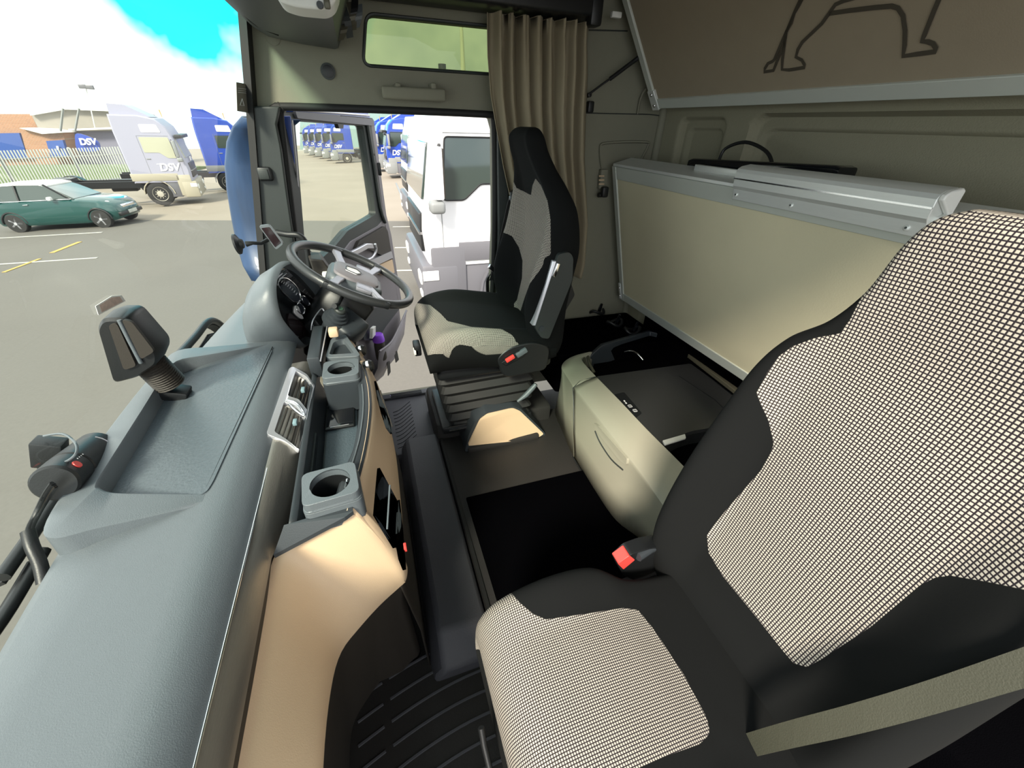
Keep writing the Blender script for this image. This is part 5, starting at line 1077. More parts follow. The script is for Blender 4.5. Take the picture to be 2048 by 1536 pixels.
# ================================================================ OWN TRUCK OUTSIDE: corner panel, open door, wipers
cpn = thing('corner_deflector', 'dirty blue corner deflector panel of this cab outside the far pillar', 'body panel', P(480, 400, y=2.28))
L_ = [(486, 235, 2.22), (468, 255, 2.30), (456, 285, 2.36), (452, 330, 2.38), (456, 380, 2.38), (466, 440, 2.38), (476, 490, 2.36), (488, 530, 2.32), (505, 560, 2.26)]
rows = []
for a, b, y in L_:
    l = P(a, b, y=y); rows.append([l + V((0.05, 0.14, 0)), l + V((0.012, 0.06, 0)), l, l + V((0.018, -0.025, 0)), l + V((0.06, -0.05, 0)), l + V((0.14, -0.055, 0)), l + V((0.22, -0.06, 0))])
link('panel', grid([smooth_path(r, 3) for r in rows]), M['blue_faded'], cpn, smooth=60, solid=0.006)
dpt = V((-0.262, 2.13, 0)); dd = V((0.442, 0.897, 0)); dn = V((0.897, -0.442, 0))
def dp(px, py, off=0.0): return PP(px, py, dpt, dn) + dn * off
DR = thing('driver_door', 'open driver door of the cab with clear window and grey lined inner side', 'door', V((-0.26, 2.14, -1.2)))
hin = lambda z: dpt + V((0, 0, z))
wo = rpoly([dp(580, 234), dp(741, 243), dp(767, 432), dp(744, 452), dp(700, 478), dp(670, 520), dp(640, 600), hin(-0.80) + dd * 0.05], 0.02, 3)
wi = rpoly([dp(590, 242), dp(727, 252), dp(752, 428), dp(738, 437), dp(696, 461), dp(668, 495), dp(640, 520), dp(610, 490)], 0.02, 3)
link('window_frame', plate([dp(568, 226), dp(741, 238), dp(769, 436), dp(755, 452), dp(700, 482), dp(672, 520), dp(640, 560), dp(600, 560)], dn * -0.045, [wi]), M['pillar_dark'], DR, bevel=0.003)
link('pane', plate([p + dn * -0.02 for p in wi], dn * -0.005), M['glass_door'], DR, smooth=0)
link('top_box', plate(rpoly([dp(585, 222, .012), dp(741, 236, .012), dp(745, 243, .012), dp(744, 252, .012), dp(590, 237, .012)], 0.006, 2), dn * -0.07), M['truck_lgrey'], DR, bevel=0.003)
link('roof_edge', plate([dp(582, 214), dp(736, 225), dp(742, 237), dp(584, 224)], dn * -0.09), M['blue_paint'], DR, bevel=0.003)
link('blue_edge', tube([dp(583, 219, 0.01), dp(735, 231, 0.01)], 0.005, 6), M['silver'], DR, smooth=60)
link('shut_face', loft([[dp(741, 240), dp(748, 240), dp(748, 240, -0.05), dp(741, 240, -0.05)], [dp(765, 430), dp(773, 430), dp(773, 430, -0.05), dp(765, 430, -0.05)], [dp(776, 470), dp(783, 470), dp(783, 470, -0.05), dp(776, 470, -0.05)], [dp(795, 600), dp(803, 600), dp(803, 600, -0.05), dp(795, 600, -0.05)]]), M['door_grey'], DR, bevel=0.003)
link('inner_rail', tube([dp(732, 250, 0.008), dp(745, 330, 0.008), dp(758, 415, 0.008), dp(768, 445, 0.008)], 0.010, 8, k=3), M['pillar_dark'], DR, smooth=60)
link('lock_handle', box(dp(754, 338, 0.015), (0.02, 0.014, 0.07), bev=0.005), M['black'], DR); link('lock_pin', lathe(dp(745, 309, 0.01), dn, [(0, 0.006), (0.004, 0.005), (0.004, 0)], 10), M['black'], DR)
link('window_catch', plate(rpoly([dp(671, 248, .012), dp(683, 249, .012), dp(682, 257, .012), dp(674, 257, .012)], 0.003, 2), dn * -0.02), M['black'], DR)
# lower inner door lining
low = [dp(768, 436), dp(771, 452), dp(776, 470), dp(786, 530), dp(797, 600), dp(802, 640), dp(798, 668), dp(800, 690), dp(790, 718), dp(776, 735), dp(768, 752), dp(748, 770), dp(730, 760), dp(690, 720), dp(640, 640), dp(640, 560), dp(672, 520), dp(700, 482), dp(752, 452)]
link('lining', plate(low, dn * -0.06), M['door_grey'], DR, bevel=0.008)
link('upper_pad', plate(rpoly([dp(764, 452, .02), dp(770, 462, .02), dp(780, 520, .02), dp(735, 500, .02), dp(705, 497, .02), dp(712, 482, .02)], 0.01, 3), dn * -0.03), M['dash_brown'], DR, bevel=0.003)
link('silver_grip', loft([[dp(a, b, o_), dp(a + 3, b + 10, o_ + .0), dp(a + 3, b + 10, o_ - 0.02), dp(a, b, o_ - 0.02)] for a, b, o_ in ((690, 506, .02), (705, 495, .04), (718, 486, .05), (730, 486, .05))]), M['silver'], DR, bevel=0.004)
link('silver_grip', tube([dp(734, 487, .05), dp(738, 500, .045), dp(732, 515, .035), dp(722, 520, .02)], 0.008, 8, k=3), M['silver'], DR, smooth=60)
link('silver_strip', plate(rpoly([dp(776, 502, .026), dp(779, 515, .026), dp(742, 532, .026), dp(722, 530, .026), dp(735, 520, .026)], 0.004, 2), dn * -0.02), M['silver'], DR, bevel=0.003)
link('sand_insert', plate(rpoly([dp(779, 518, .02), dp(784, 545, .02), dp(760, 550, .02), dp(740, 538, .02), dp(752, 530, .02)], 0.006, 2), dn * -0.02), M['dash_beige'], DR, bevel=0.003)
link('pocket', plate(rpoly([dp(716, 618, .03), dp(775, 612, .03), dp(792, 616, .03), dp(765, 650, .03), dp(752, 670, .03), dp(735, 680, .03), dp(718, 680, .03)], 0.02, 3), dn * -0.02), M['dash_dark'], DR, smooth=30)
link('pocket_lip', tube([dp(800, 620, .05), dp(785, 640, .07), dp(765, 668, .09), dp(750, 685, .10), dp(728, 700, .10)], 0.007, 8, k=4), M['door_grey'], DR, smooth=60)
link('pocket_front', grid([[dp(800, 624, .05), dp(783, 645, .07), dp(765, 672, .09), dp(750, 688, .10), dp(728, 702, .10)], [dp(798, 668, .04), dp(783, 690, .06), dp(768, 712, .07), dp(752, 730, .07), dp(735, 735, .07)], [dp(790, 700, .0), dp(778, 725, .0), dp(765, 748, .01), dp(752, 760, .01), dp(740, 765, .01)]]), M['door_grey'], DR, smooth=50, solid=0.004)
link('drain_slot', plate(rpoly([dp(770, 702, .068), dp(776, 700, .068), dp(782, 718, .06), dp(776, 724, .06)], 0.003, 2), dn * -0.004), M['black'], DR, smooth=0); link('drain_slot', plate(rpoly([dp(752, 722, .08), dp(757, 720, .08), dp(762, 742, .07), dp(757, 750, .07)], 0.003, 2), dn * -0.004), M['black'], DR, smooth=0)
link('mirror_arm', tube([dp(593, 238, -0.09), dp(602, 290, -0.09), dp(606, 350, -0.09), dp(590, 352, -0.09), dp(587, 362, -0.09)], 0.006, 6, k=1), M['black'], DR, smooth=60); link('arm_foot', box(dp(586, 370, -0.09), (0.03, 0.03, 0.06), bev=0.01), M['black'], DR)
link('outer_skin', plate([hin(0.02) + dn * -0.06, dp(590, 232, -0.06), dp(600, 400, -0.06), dp(640, 560, -0.06), hin(-1.0) + dn * -0.06], dn * -0.02), M['blue_paint'], DR, smooth=0)
ou = thing('door_hinge_post', 'dark blue outer door edge strip between pillar and door window', 'body panel', V((-0.27, 2.14, -0.8)))
link('post', loft([[P(566, 232, y=2.13), P(581, 232, y=2.13), P(581, 232, y=2.16), P(566, 232, y=2.16)], [P(575, 330, y=2.13), P(590, 330, y=2.13), P(590, 330, y=2.16), P(575, 330, y=2.16)], [P(588, 480, y=2.13), P(602, 480, y=2.13), P(602, 480, y=2.16), P(588, 480, y=2.16)], [P(600, 560, y=2.13), P(616, 560, y=2.13), P(616, 560, y=2.16), P(600, 560, y=2.16)]]), M['blue_paint'], ou, bevel=0.003)
link('post_trim', tube([P(584, 240, y=2.125), P(593, 330, y=2.125), P(604, 480, y=2.125)], 0.004, 6), M['silver'], ou, smooth=60)
# purple-capped bottle in the door pocket
bp_ = dp(738, 672, .06)
bo = thing('bottle', 'bottle with a bright purple cap standing in the door pocket', 'bottle', bp_ + V((0, 0, -0.1)))
link('cap', lathe(bp_ + V((0, 0, -0.03)), (0, 0, 1), [(0, 0.036), (0.01, 0.037), (0.045, 0.032), (0.050, 0.028), (0.05, 0)], 28), M['purple'], bo); link('bottle_body', lathe(bp_ + V((0, 0, -0.16)), (0, 0, 1), [(0, 0.03), (0.01, 0.034), (0.10, 0.034), (0.13, 0.03), (0.13, 0)], 24), M['dash_brown'], bo)
tag(link('clear_wrapper', loft([[dp(724, 655, .07), dp(730, 650, .07), dp(733, 668, .06), dp(726, 676, .06)], [dp(724, 655, .05), dp(730, 650, .05), dp(733, 668, .04), dp(726, 676, .04)]]), M['lamp'], bevel=0.002), 'scrap of clear packaging beside the purple-capped bottle', 'packaging')
# wipers
def wiper(name, label, pts, r=0.010):
    t = thing(name, label, 'wiper', P(*pts[0][:2], x=pts[0][2]))
    link('arm', tube([P(a, b, x=x) for a, b, x in pts], r, 8, k=4), M['black'], t, smooth=60)
    q = [P(a, b, x=x) + V((-0.02, 0, -0.02)) for a, b, x in pts]
    link('blade', ribbon(q, (0.03, 0, 0.01), 0.008, k=4), M['rubber'], t, smooth=0)
    return t
wiper('wiper', 'near windscreen wiper arm running to the lower left corner', [(4, 1155, -0.72), (60, 1075, -0.72), (110, 1000, -0.72)], 0.012)
wiper('wiper', 'wiper arm below the dash camera along the windscreen edge', [(-40, 1300, -0.70), (20, 1215, -0.70), (88, 1100, -0.70)], 0.011)
wp = wiper('wiper', 'far windscreen wiper bracket beyond the dash near the instrument hood', [(356, 712, -0.66), (392, 672, -0.66), (414, 645, -0.66), (430, 642, -0.66), (448, 655, -0.66)], 0.013)
link('linkage', tube([P(392, 712, x=-0.66), P(418, 672, x=-0.66), P(432, 668, x=-0.66)], 0.008, 8), M['black'], wp, smooth=60)
o = link('trim_9', loft([[V((ws_x(y, -0.62) - 0.10, y, -0.78)), V((ws_x(y, -0.62) - 0.02, y, -0.72)), V((ws_x(y, -0.62) - 0.0, y, -0.66)), V((ws_x(y, -0.62) + 0.01, y, -0.80))] for y in [-0.2 + k * 0.1 for k in range(23)]]), M['rubber'], smooth=40); struct(o, 'black scuttle strip below the windscreen')

# ================================================================ THE YARD
def quad_on_ground(pts, lift=0.0): return [V((x, y, gz(x, y) + lift)) for x, y in pts]
gm = mat('yard_surface', (0.2, 0.2, 0.19), 0.9, bump=0.6, bscale=18); nt = gm.node_tree; b = nt.nodes['Principled BSDF']; Lk = nt.links
tc = nt.nodes.new('ShaderNodeTexCoord'); sp = nt.nodes.new('ShaderNodeSeparateXYZ'); Lk.new(tc.outputs['Object'], sp.inputs[0])
mm = nt.nodes.new('ShaderNodeMath'); mm.operation = 'MULTIPLY_ADD'; mm.inputs[1].default_value = 0.488; Lk.new(sp.outputs['X'], mm.inputs[0]); Lk.new(sp.outputs['Y'], mm.inputs[2])
gt = nt.nodes.new('ShaderNodeMath'); gt.operation = 'GREATER_THAN'; gt.inputs[1].default_value = 16.9; Lk.new(mm.outputs[0], gt.inputs[0])
n1 = nt.nodes.new('ShaderNodeTexNoise'); n1.inputs['Scale'].default_value = 0.35; n1.inputs['Detail'].default_value = 8; Lk.new(tc.outputs['Object'], n1.inputs['Vector'])
n2 = nt.nodes.new('ShaderNodeTexNoise'); n2.inputs['Scale'].default_value = 25; n2.inputs['Detail'].default_value = 4; Lk.new(tc.outputs['Object'], n2.inputs['Vector'])
ra = nt.nodes.new('ShaderNodeMix'); ra.data_type = 'RGBA'; ra.inputs['A'].default_value = (0.092, 0.086, 0.076, 1); ra.inputs['B'].default_value = (0.140, 0.131, 0.113, 1)
ad = nt.nodes.new('ShaderNodeMath'); ad.operation = 'MULTIPLY_ADD'; ad.inputs[1].default_value = 0.5; Lk.new(n2.outputs['Fac'], ad.inputs[0])
hm = nt.nodes.new('ShaderNodeMath'); hm.operation = 'MULTIPLY'; hm.inputs[1].default_value = 0.5; Lk.new(n1.outputs['Fac'], hm.inputs[0]); Lk.new(hm.outputs[0], ad.inputs[2]); Lk.new(ad.outputs[0], ra.inputs['Factor'])
rb = nt.nodes.new('ShaderNodeMix'); rb.data_type = 'RGBA'; rb.inputs['A'].default_value = (0.20, 0.17, 0.13, 1); rb.inputs['B'].default_value = (0.27, 0.235, 0.19, 1); Lk.new(n1.outputs['Fac'], rb.inputs['Factor'])
rm = nt.nodes.new('ShaderNodeMix'); rm.data_type = 'RGBA'; Lk.new(gt.outputs[0], rm.inputs['Factor']); Lk.new(ra.outputs['Result'], rm.inputs['A']); Lk.new(rb.outputs['Result'], rm.inputs['B']); Lk.new(rm.outputs['Result'], b.inputs['Base Color'])
o = link('ground', plate(quad_on_ground([(-90, -15), (60, -15), (60, 140), (-90, 140)]), (0, 0, -0.3)), gm, base=(0, 0, 0), smooth=0); struct(o, 'tarmac and concrete truck yard')
def line(p0, p1, m, w=0.1, lab=''):
    a, c = PG(*p0), PG(*p1); s = (c - a).cross(V((0, 0, 1))).normalized() * w / 2
    o = link('ground_marking', plate(quad_on_ground([((a - s).x, (a - s).y), ((c - s).x, (c - s).y), ((c + s).x, (c + s).y), ((a + s).x, (a + s).y)], 0.012), (0, 0, -0.008)), m, smooth=0); struct(o, lab)
line((-60, 480), (205, 465), M['line'], 0.10, 'white bay line behind the parked car'); line((-60, 533), (195, 516), M['line'], 0.09, 'white bay line on the near tarmac')
line((8, 545), (80, 518), M['yellow'], 0.09, 'worn yellow line'); line((104, 506), (160, 484), M['yellow'], 0.13, 'worn yellow line')
line((790, 496), (880, 495), M['line'], 0.08, 'white bay line beyond the door'); line((785, 542), (880, 540), M['line'], 0.08, 'white bay line near the white truck'); line((786, 454), (860, 453), M['line'], 0.08, 'white bay line between the trucks')
line((792, 366), (824, 440), M['truck_grey'], 0.10, 'joint in the concrete')

# ---------------------------------------------------------------- trucks: nose towards local -x, near side towards -y
def bx(x0, x1, y0, y1, z0, z1, bev=0.0): return box(((x0 + x1) / 2, (y0 + y1) / 2, (z0 + z1) / 2), (abs(x1 - x0), abs(y1 - y0), abs(z1 - z0)), bev=bev, seg=2)
def place(o, loc, rz):
    o.location = V(loc) + V((0, 0, H)); o.rotation_euler = (0, 0, rz)
def copy_tree(o, parent=None):
    c = o.copy(); COL.objects.link(c)
    if parent is not None: c.parent = parent
    for ch in list(o.children): copy_tree(ch, c)
    return c
def make_truck(label, paint, low, logo, group, roofwin=True, flat_glass='dark_glass', hi=True):
    T = thing('lorry', label, 'lorry', (0, 0, 0), group); W_ = 2.44
    # cab shell: profile of nose and roof, lofted over the width with a rounded edge
    prof = [(0.02, 0.95), (-0.02, 1.5), (0.02, 1.95), (0.16, 2.75), (0.30, 3.20), (0.60, 3.50), (1.2, 3.62), (2.2, 3.62), (2.25, 3.0), (2.25, 0.95)]
    if not hi: prof = [(x, min(z, 3.22 + 0.02 * (z - 3.2))) for x, z in prof]
    def sc2(y, ins): 
        cx, cz = 1.1, 2.2; return [V((cx + (x - cx) * (1 - ins), y, cz + (z - cz) * (1 - ins * .6))) for x, z in prof]
    link('cab', loft([sc2(0, 0.06), sc2(0.05, 0.015), sc2(0.16, 0), sc2(W_ - 0.16, 0), sc2(W_ - 0.05, 0.015), sc2(W_, 0.06)]), paint, T, smooth=30)
    link('windscreen', loft([[V((-0.012, 0.15, 1.98)), V((-0.012, W_ - 0.15, 1.98)), V((0.125, W_ - 0.2, 2.72)), V((0.125, 0.2, 2.72))], [V((0.06, 0.15, 1.98)), V((0.06, W_ - 0.15, 1.98)), V((0.2, W_ - 0.2, 2.72)), V((0.2, 0.2, 2.72))]]), M[flat_glass], T, bevel=0.01)
    link('grille', bx(-0.05, 0.05, 0.35, W_ - 0.35, 1.15, 1.75, 0.02), M['black'], T); link('grille_bar', bx(-0.07, 0.0, 0.35, W_ - 0.35, 1.42, 1.46), M['chrome'], T)
    link('bumper', join(bx(-0.12, 0.50, -0.02, W_ + 0.02, 0.32, 1.02, 0.06), bx(0.05, 0.62, -0.01, 0.25, 0.40, 1.30, 0.03), bx(0.05, 0.62, W_ - 0.25, W_ + 0.01, 0.40, 1.30, 0.03)), low, T, smooth=40)
    for s, ys_ in ((-1, (-0.012, 0.03)), (1, (W_ - 0.03, W_ + 0.012))):
        w1 = [V((0.30, ys_[0], 1.98)), V((0.62, ys_[0], 1.98)), V((0.88, ys_[0], 2.20)), V((1.42, ys_[0], 2.20)), V((1.42, ys_[0], 2.80)), V((0.36, ys_[0], 2.80))]
        link('side_window', plate(rpoly(w1, 0.05, 3), (0, ys_[1] - ys_[0], 0)), M[flat_glass], T, smooth=0)
        link('window_rim', tube([p + V((0, s * 0.012 if s > 0 else -0.002, 0)) for p in rpoly(w1, 0.05, 3)], 0.012, 5, closed=True), M['black'], T, smooth=60)
        if roofwin:
            w2 = [V((0.55, ys_[0], 2.98)), V((1.25, ys_[0], 2.98)), V((1.25, ys_[0], 3.28)), V((0.62, ys_[0], 3.28))]
            link('high_window', plate(rpoly(w2, 0.05, 3), (0, ys_[1] - ys_[0], 0)), M['lamp'], T, smooth=0)
        sy0, sy1 = (-0.01, 0.2) if s < 0 else (W_ - 0.2, W_ + 0.01); link('sill', bx(0.5, 2.28, sy0, sy1, 1.05, 1.36, 0.02), low, T)
        sy0, sy1 = (0.03, 0.5) if s < 0 else (W_ - 0.5, W_ - 0.03); link('step_well', bx(0.60, 1.05, sy0, sy1, 0.35, 1.05, 0.02), M['truck_lgrey'], T)
        yy = -0.004 if s < 0 else W_ + 0.004
        link('door_gap', tube([V((0.26, yy, 1.98)), V((0.26, yy, 1.30)), V((0.28, yy, 1.05)), V((1.48, yy, 1.05)), V((1.48, yy, 2.85)), V((0.34, yy, 2.85))], 0.006, 4), M['truck_grey'], T, smooth=60)
        link('door_handle', box((1.36, yy, 1.95), (0.16, 0.03, 0.04), bev=0.008), M['truck_grey'], T)
        my = -0.24 if s < 0 else W_ + 0.24
        mb_ = link('mirror', box((0.20, my, 2.36), (0.13, 0.24, 0.66), bev=0.03), M['truck_grey'] if hi else M['white_truck'], T, smooth=40); link('mirror_glass', box((0.272, my, 2.36), (0.014, 0.21, 0.62), bev=0.004), M['dash_brown'], mb_)
        link('wide_mirror', box((0.16, my, 1.93), (0.22, 0.26, 0.17), bev=0.05, seg=3), M['truck_grey'], T, smooth=40)
        link('mirror_arm', join(tube([V((0.22, my, 2.62)), V((0.26, my * 0.4 if s < 0 else W_ + 0.1, 2.70)), V((0.30, 0.03 if s < 0 else W_ - 0.03, 2.70))], 0.02, 6), tube([V((0.22, my, 2.05)), V((0.30, 0.03 if s < 0 else W_ - 0.03, 2.05))], 0.02, 6)), M['black'], T, smooth=60)
        hl = link('headlamp', box((-0.10, 0.22 if s < 0 else W_ - 0.22, 0.78), (0.10, 0.34, 0.20), bev=0.03), M['lamp'], T); link('side_lamp', box((0.02, (-0.02 if s < 0 else W_ + 0.02), 0.85), (0.26, 0.03, 0.16), bev=0.01), M['lamp'], T)
        link('fog_lamp', box((-0.10, 0.22 if s < 0 else W_ - 0.22, 0.50), (0.10, 0.22, 0.10), bev=0.02), M['lamp'], T)
        link('door_logo_strip', box((1.0, yy, 1.74), (0.3, 0.008, 0.02)), M['white_print'], T) if logo else None
        # wheel, arch
        cy0, cy1 = (0.02, 0.34) if s < 0 else (W_ - 0.34, W_ - 0.02)
        for wx in (1.45, 5.0):
            wv = link('wheel', lathe(V((wx, cy0, 0.5)), (0, 1, 0), [(0, 0.30), (0.0, 0.46), (0.03, 0.50), (0.29, 0.50), (0.32, 0.46), (0.32, 0.30)], 36), M['tyre'], T, smooth=40)
            hy = cy0 if s < 0 else cy1; d = -1 if s < 0 else 1
            link('wheel_rim', lathe(V((wx, hy - d * 0.06, 0.5)), (0, d, 0), [(0, 0.30), (0.065, 0.30), (0.05, 0.26), (0.03, 0.22), (0.06, 0.14), (0.10, 0.12), (0.11, 0.0)], 28), M['rim'], wv, smooth=40)
            link('wheel_nuts', join(*[lathe(V((wx + 0.17 * math.cos(a), hy + d * 0.0, 0.5 + 0.17 * math.sin(a))), (0, d, 0), [(-0.04, 0.02), (0.02, 0.02), (0.02, 0)], 8) for a in [2 * PI * k / 10 for k in range(10)]]), M['rim'], wv, smooth=30)
        link('mudguard', loft([[V((1.45 + r * math.cos(a), cy0 - 0.02, 0.5 + r * math.sin(a))) for r in (0.56, 0.60)] + [V((1.45 + r * math.cos(a), cy1 + 0.02, 0.5 + r * math.sin(a))) for r in (0.60, 0.56)] for a in [PI * k / 10 for k in range(11)]]), low, T, smooth=40)
        link('rear_mudguard', loft([[V((5.0 + r * math.cos(a), cy0 - 0.02, 0.5 + r * math.sin(a))) for r in (0.60, 0.63)] + [V((5.0 + r * math.cos(a), cy1 + 0.02, 0.5 + r * math.sin(a))) for r in (0.63, 0.60)] for a in [PI * (0.1 + 0.8 * k / 10) for k in range(11)]]), M['black'], T, smooth=40)
    link('chassis', join(bx(0.4, 6.2, 0.75, 0.83, 0.70, 0.98), bx(0.4, 6.2, W_ - 0.83, W_ - 0.75, 0.70, 0.98), bx(2.6, 3.6, 0.1, 0.7, 0.45, 0.95, 0.05), bx(4.6, 5.3, 0.8, W_ - 0.8, 0.95, 1.12)), M['black'], T)
    if hi: link('deflector', loft([[V((0.75, y, 3.55)), V((1.55, y, 3.98)), V((2.1, y, 4.0)), V((2.15, y, 3.6))] for y in (0.3, 0.5, W_ - 0.5, W_ - 0.3)]), paint, T, smooth=30)
    if hi: link('sun_visor', bx(-0.14, 0.14, 0.12, W_ - 0.12, 2.76, 2.90, 0.02), M['black'], T)
    if hi: link('beacon', tube([V((0.6, 0.3, 3.55)), V((0.62, 0.3, 3.85))], [0.015, 0.03], 8), M['yellow'], T, smooth=60)
    if logo:
        text('logo', 'DSV', M['white_print'], T, V((0.72, -0.02, 1.60)), (1, 0, 0), (0, 0, 1), 0.42, 0.004, 0.012, 0.18)
        text('logo', 'DSV', M['white_print'], T, V((0.72, W_ + 0.02, 1.60)), (-1, 0, 0), (0, 0, 1), 0.42, 0.004, 0.012, 0.18)
        text('logo', 'DSV', M['white_print'], T, V((-0.05, W_ / 2, 1.88)), (0, -1, 0), (0, 0, 1), 0.22, 0.004, 0.008, 0.18)
    return T
bl = M['blue_truck']
tr = make_truck('nearest blue lorry of the far row, seen past the white trucks', bl, M['truck_grey'], True, 'blue lorries parked in the far row')
c3 = PG(783, 358); far = [(0, c3)]
cx_, cy_ = c3.x, c3.y
row = [(cx_ - 0.1, cy_, 'nearest blue lorry of the far row, seen past the white trucks'), (cx_ - 0.55, cy_ + 6.2, 'second blue lorry of the far row, half hidden by the first'), (cx_ - 1.0, cy_ + 12.6, 'third and furthest visible blue lorry of the far row')]
for k in range(5): row.append((-2.6 - 1.2 * k, cy_ + 20 + 5.5 * k, ['first', 'second', 'third', 'fourth', 'last'][k] + ' blue lorry, counted from the right, in the line seen through the open door window'))
for i, (x, y, lab) in enumerate(row):
    o = tr if i == 0 else copy_tree(tr)
    place(o, (x, y, gz(x, y)), 0.02); o['label'] = lab; 
    if i > 2: o['group'] = 'distant blue lorries through the door window'
# facing trucks on the left
def place_r(o, nose, rz):
    """put the truck so that its front right corner stands at nose"""
    place(o, nose, rz)
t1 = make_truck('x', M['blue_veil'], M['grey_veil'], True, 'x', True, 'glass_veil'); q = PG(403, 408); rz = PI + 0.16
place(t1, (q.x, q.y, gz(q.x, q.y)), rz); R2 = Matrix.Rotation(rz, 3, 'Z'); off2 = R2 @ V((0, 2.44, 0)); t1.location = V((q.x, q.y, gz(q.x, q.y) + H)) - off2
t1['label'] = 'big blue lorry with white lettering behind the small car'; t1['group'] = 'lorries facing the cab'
t2 = copy_tree(tr); q = V((-6.2, 30.0, 0)); t2.location = V((q.x, q.y, gz(q.x, q.y) + H)) - off2; t2.rotation_euler = (0, 0, rz + 0.1)
t2['label'] = 'second blue lorry partly behind the far pillar'; t2['group'] = 'lorries facing the cab'
# white tractor next to us and the one behind it
wt = make_truck('white tractor unit parked right beside the open driver door', M['white_truck'], M['truck_lgrey'], False, 'white tractor units', False, 'dark_glass', False)
q = P(866, 600, y=6.55); place(wt, (q.x - 0.02, 6.55, gz(0.9, 6.55) - 0.02), 0.0)
w2 = copy_tree(wt); w2['label'] = 'second white tractor unit, just behind the nearest one'
q = PG(834, 462); place(w2, (q.x - 0.1, q.y - 0.1, gz(q.x, q.y)), 0.0)

# ---------------------------------------------------------------- small car
def make_car():
    T = thing('car', 'small dark green three-door car with white roof parked by the fence', 'car', (0, 0, 0)); W_ = 1.69; Ln = 3.63
    st = [(0.0, 0.35, 0.62, 0.55), (0.06, 0.24, 0.78, 0.72), (0.25, 0.20, 0.90, 0.80), (0.7, 0.20, 0.96, 0.845), (1.6, 0.19, 0.95, 0.845), (2.5, 0.19, 0.945, 0.845), (2.75, 0.20, 0.93, 0.84), (3.2, 0.21, 0.86, 0.80), (3.5, 0.24, 0.74, 0.70), (3.63, 0.33, 0.58, 0.55)]
    rings = []
    for x, z0, z1, w in [cat(st, t / 4) for t in range(len(st) * 4 - 3)]:
        rings.append([V((x, -w * .92, z0)), V((x, -w, z0 + 0.10)), V((x, -w, (z0 + z1) / 2)), V((x, -w * .97, z1 - 0.06)), V((x, -w * .86, z1)), V((x, w * .86, z1)), V((x, w * .97, z1 - 0.06)), V((x, w, (z0 + z1) / 2)), V((x, w, z0 + 0.10)), V((x, w * .92, z0))])
    link('body', loft(rings), M['car_green'], T, smooth=50)
    gh = [(0.12, 0.94, 0.70), (0.35, 1.36, 0.60), (0.5, 1.40, 0.59), (1.6, 1.42, 0.60), (1.85, 1.38, 0.61), (2.55, 0.96, 0.72)]
    rings = [[V((x, -0.76, 0.93)), V((x, -w, z)), V((x, w, z)), V((x, 0.76, 0.93))] for x, z, w in gh]
    link('glasshouse', loft(rings), M['dark_glass'], T, smooth=20)
    rf = [(0.22, 1.385, 0.60), (0.42, 1.43, 0.61), (1.1, 1.45, 0.62), (1.7, 1.43, 0.62), (1.92, 1.375, 0.62)]
    link('roof', loft([[V((x, -w, z - 0.05)), V((x, -w * .95, z)), V((x, w * .95, z)), V((x, w, z - 0.05))] for x, z, w in rf]), M['white'], T, smooth=40)
    for s in (-1, 1):
        for a, c in (((0.20, 0.93), (0.36, 1.38)), ((1.02, 0.93), (1.02, 1.40)), ((2.44, 0.95), (1.84, 1.39))): link('window_post', tube([V((a[0], s * 0.775, a[1])), V((c[0], s * 0.625, c[1]))], 0.028, 6), M['black'], T, smooth=60)
        link('waist_strip', tube([V((0.15, s * 0.80, 0.945)), V((2.5, s * 0.80, 0.955))], 0.010, 5), M['chrome'], T, smooth=60)
        link('mirror', box((1.98, s * 0.90, 1.0), (0.12, 0.14, 0.11), bev=0.03), M['white'], T, smooth=40)
        link('door_handle', box((1.18, s * 0.85, 0.84), (0.14, 0.02, 0.025), bev=0.006), M['chrome'], T)
        link('headlamp', lathe((3.38, s * 0.58, 0.72), (0.8, s * 0.25, 0.5), [(-0.05, 0.12), (0.02, 0.12), (0.04, 0.08), (0.045, 0)], 24), M['lamp'], T)
        for wx in (0.60, 3.07):
            link('wheel_arch', tube([V((wx + 0.34 * math.cos(t), s * 0.83, 0.29 + 0.34 * math.sin(t))) for t in [PI * k / 14 for k in range(15)]], 0.03, 6), M['black'], T, smooth=60)
            wv = link('wheel', lathe((wx, s * 0.66, 0.29), (0, s, 0), [(0, 0.2), (0.0, 0.27), (0.02, 0.29), (0.17, 0.29), (0.19, 0.27), (0.19, 0.20)], 32), M['tyre'], T, smooth=40)
            link('wheel_rim', join(lathe((wx, s * 0.80, 0.29), (0, s, 0), [(0, 0.205), (0.045, 0.205), (0.045, 0.185), (0.0, 0.18)], 28), lathe((wx, s * 0.83, 0.29), (0, s, 0), [(0, 0.05), (0.03, 0.045), (0.03, 0)], 16), *[box(V((wx + 0.11 * math.cos(a), s * 0.84, 0.29 + 0.11 * math.sin(a))), (0.17, 0.02, 0.06), Matrix.Rotation(-a, 3, 'Y'), bev=0.006) for a in [2 * PI * k / 5 for k in range(5)]]), M['silver'], wv, smooth=40)
            link('brake_disc', lathe((wx, s * 0.79, 0.29), (0, s, 0), [(0, 0.18), (0.01, 0.18), (0.01, 0)], 20), M['black'], wv)
    link('grille', box((3.60, 0, 0.62), (0.08, 0.75, 0.10), bev=0.03), M['chrome'], T); link('bumper', box((3.60, 0, 0.40), (0.14, 1.3, 0.12), bev=0.03), M['black'], T)
    pl = link('number_plate', box((3.68, 0, 0.42), (0.02, 0.50, 0.11), bev=0.004), M['line'], T)
    link('bonnet_stripe', box((3.0, 0.0, 0.93), (0.5, 0.01, 0.01)), M['white'], T)
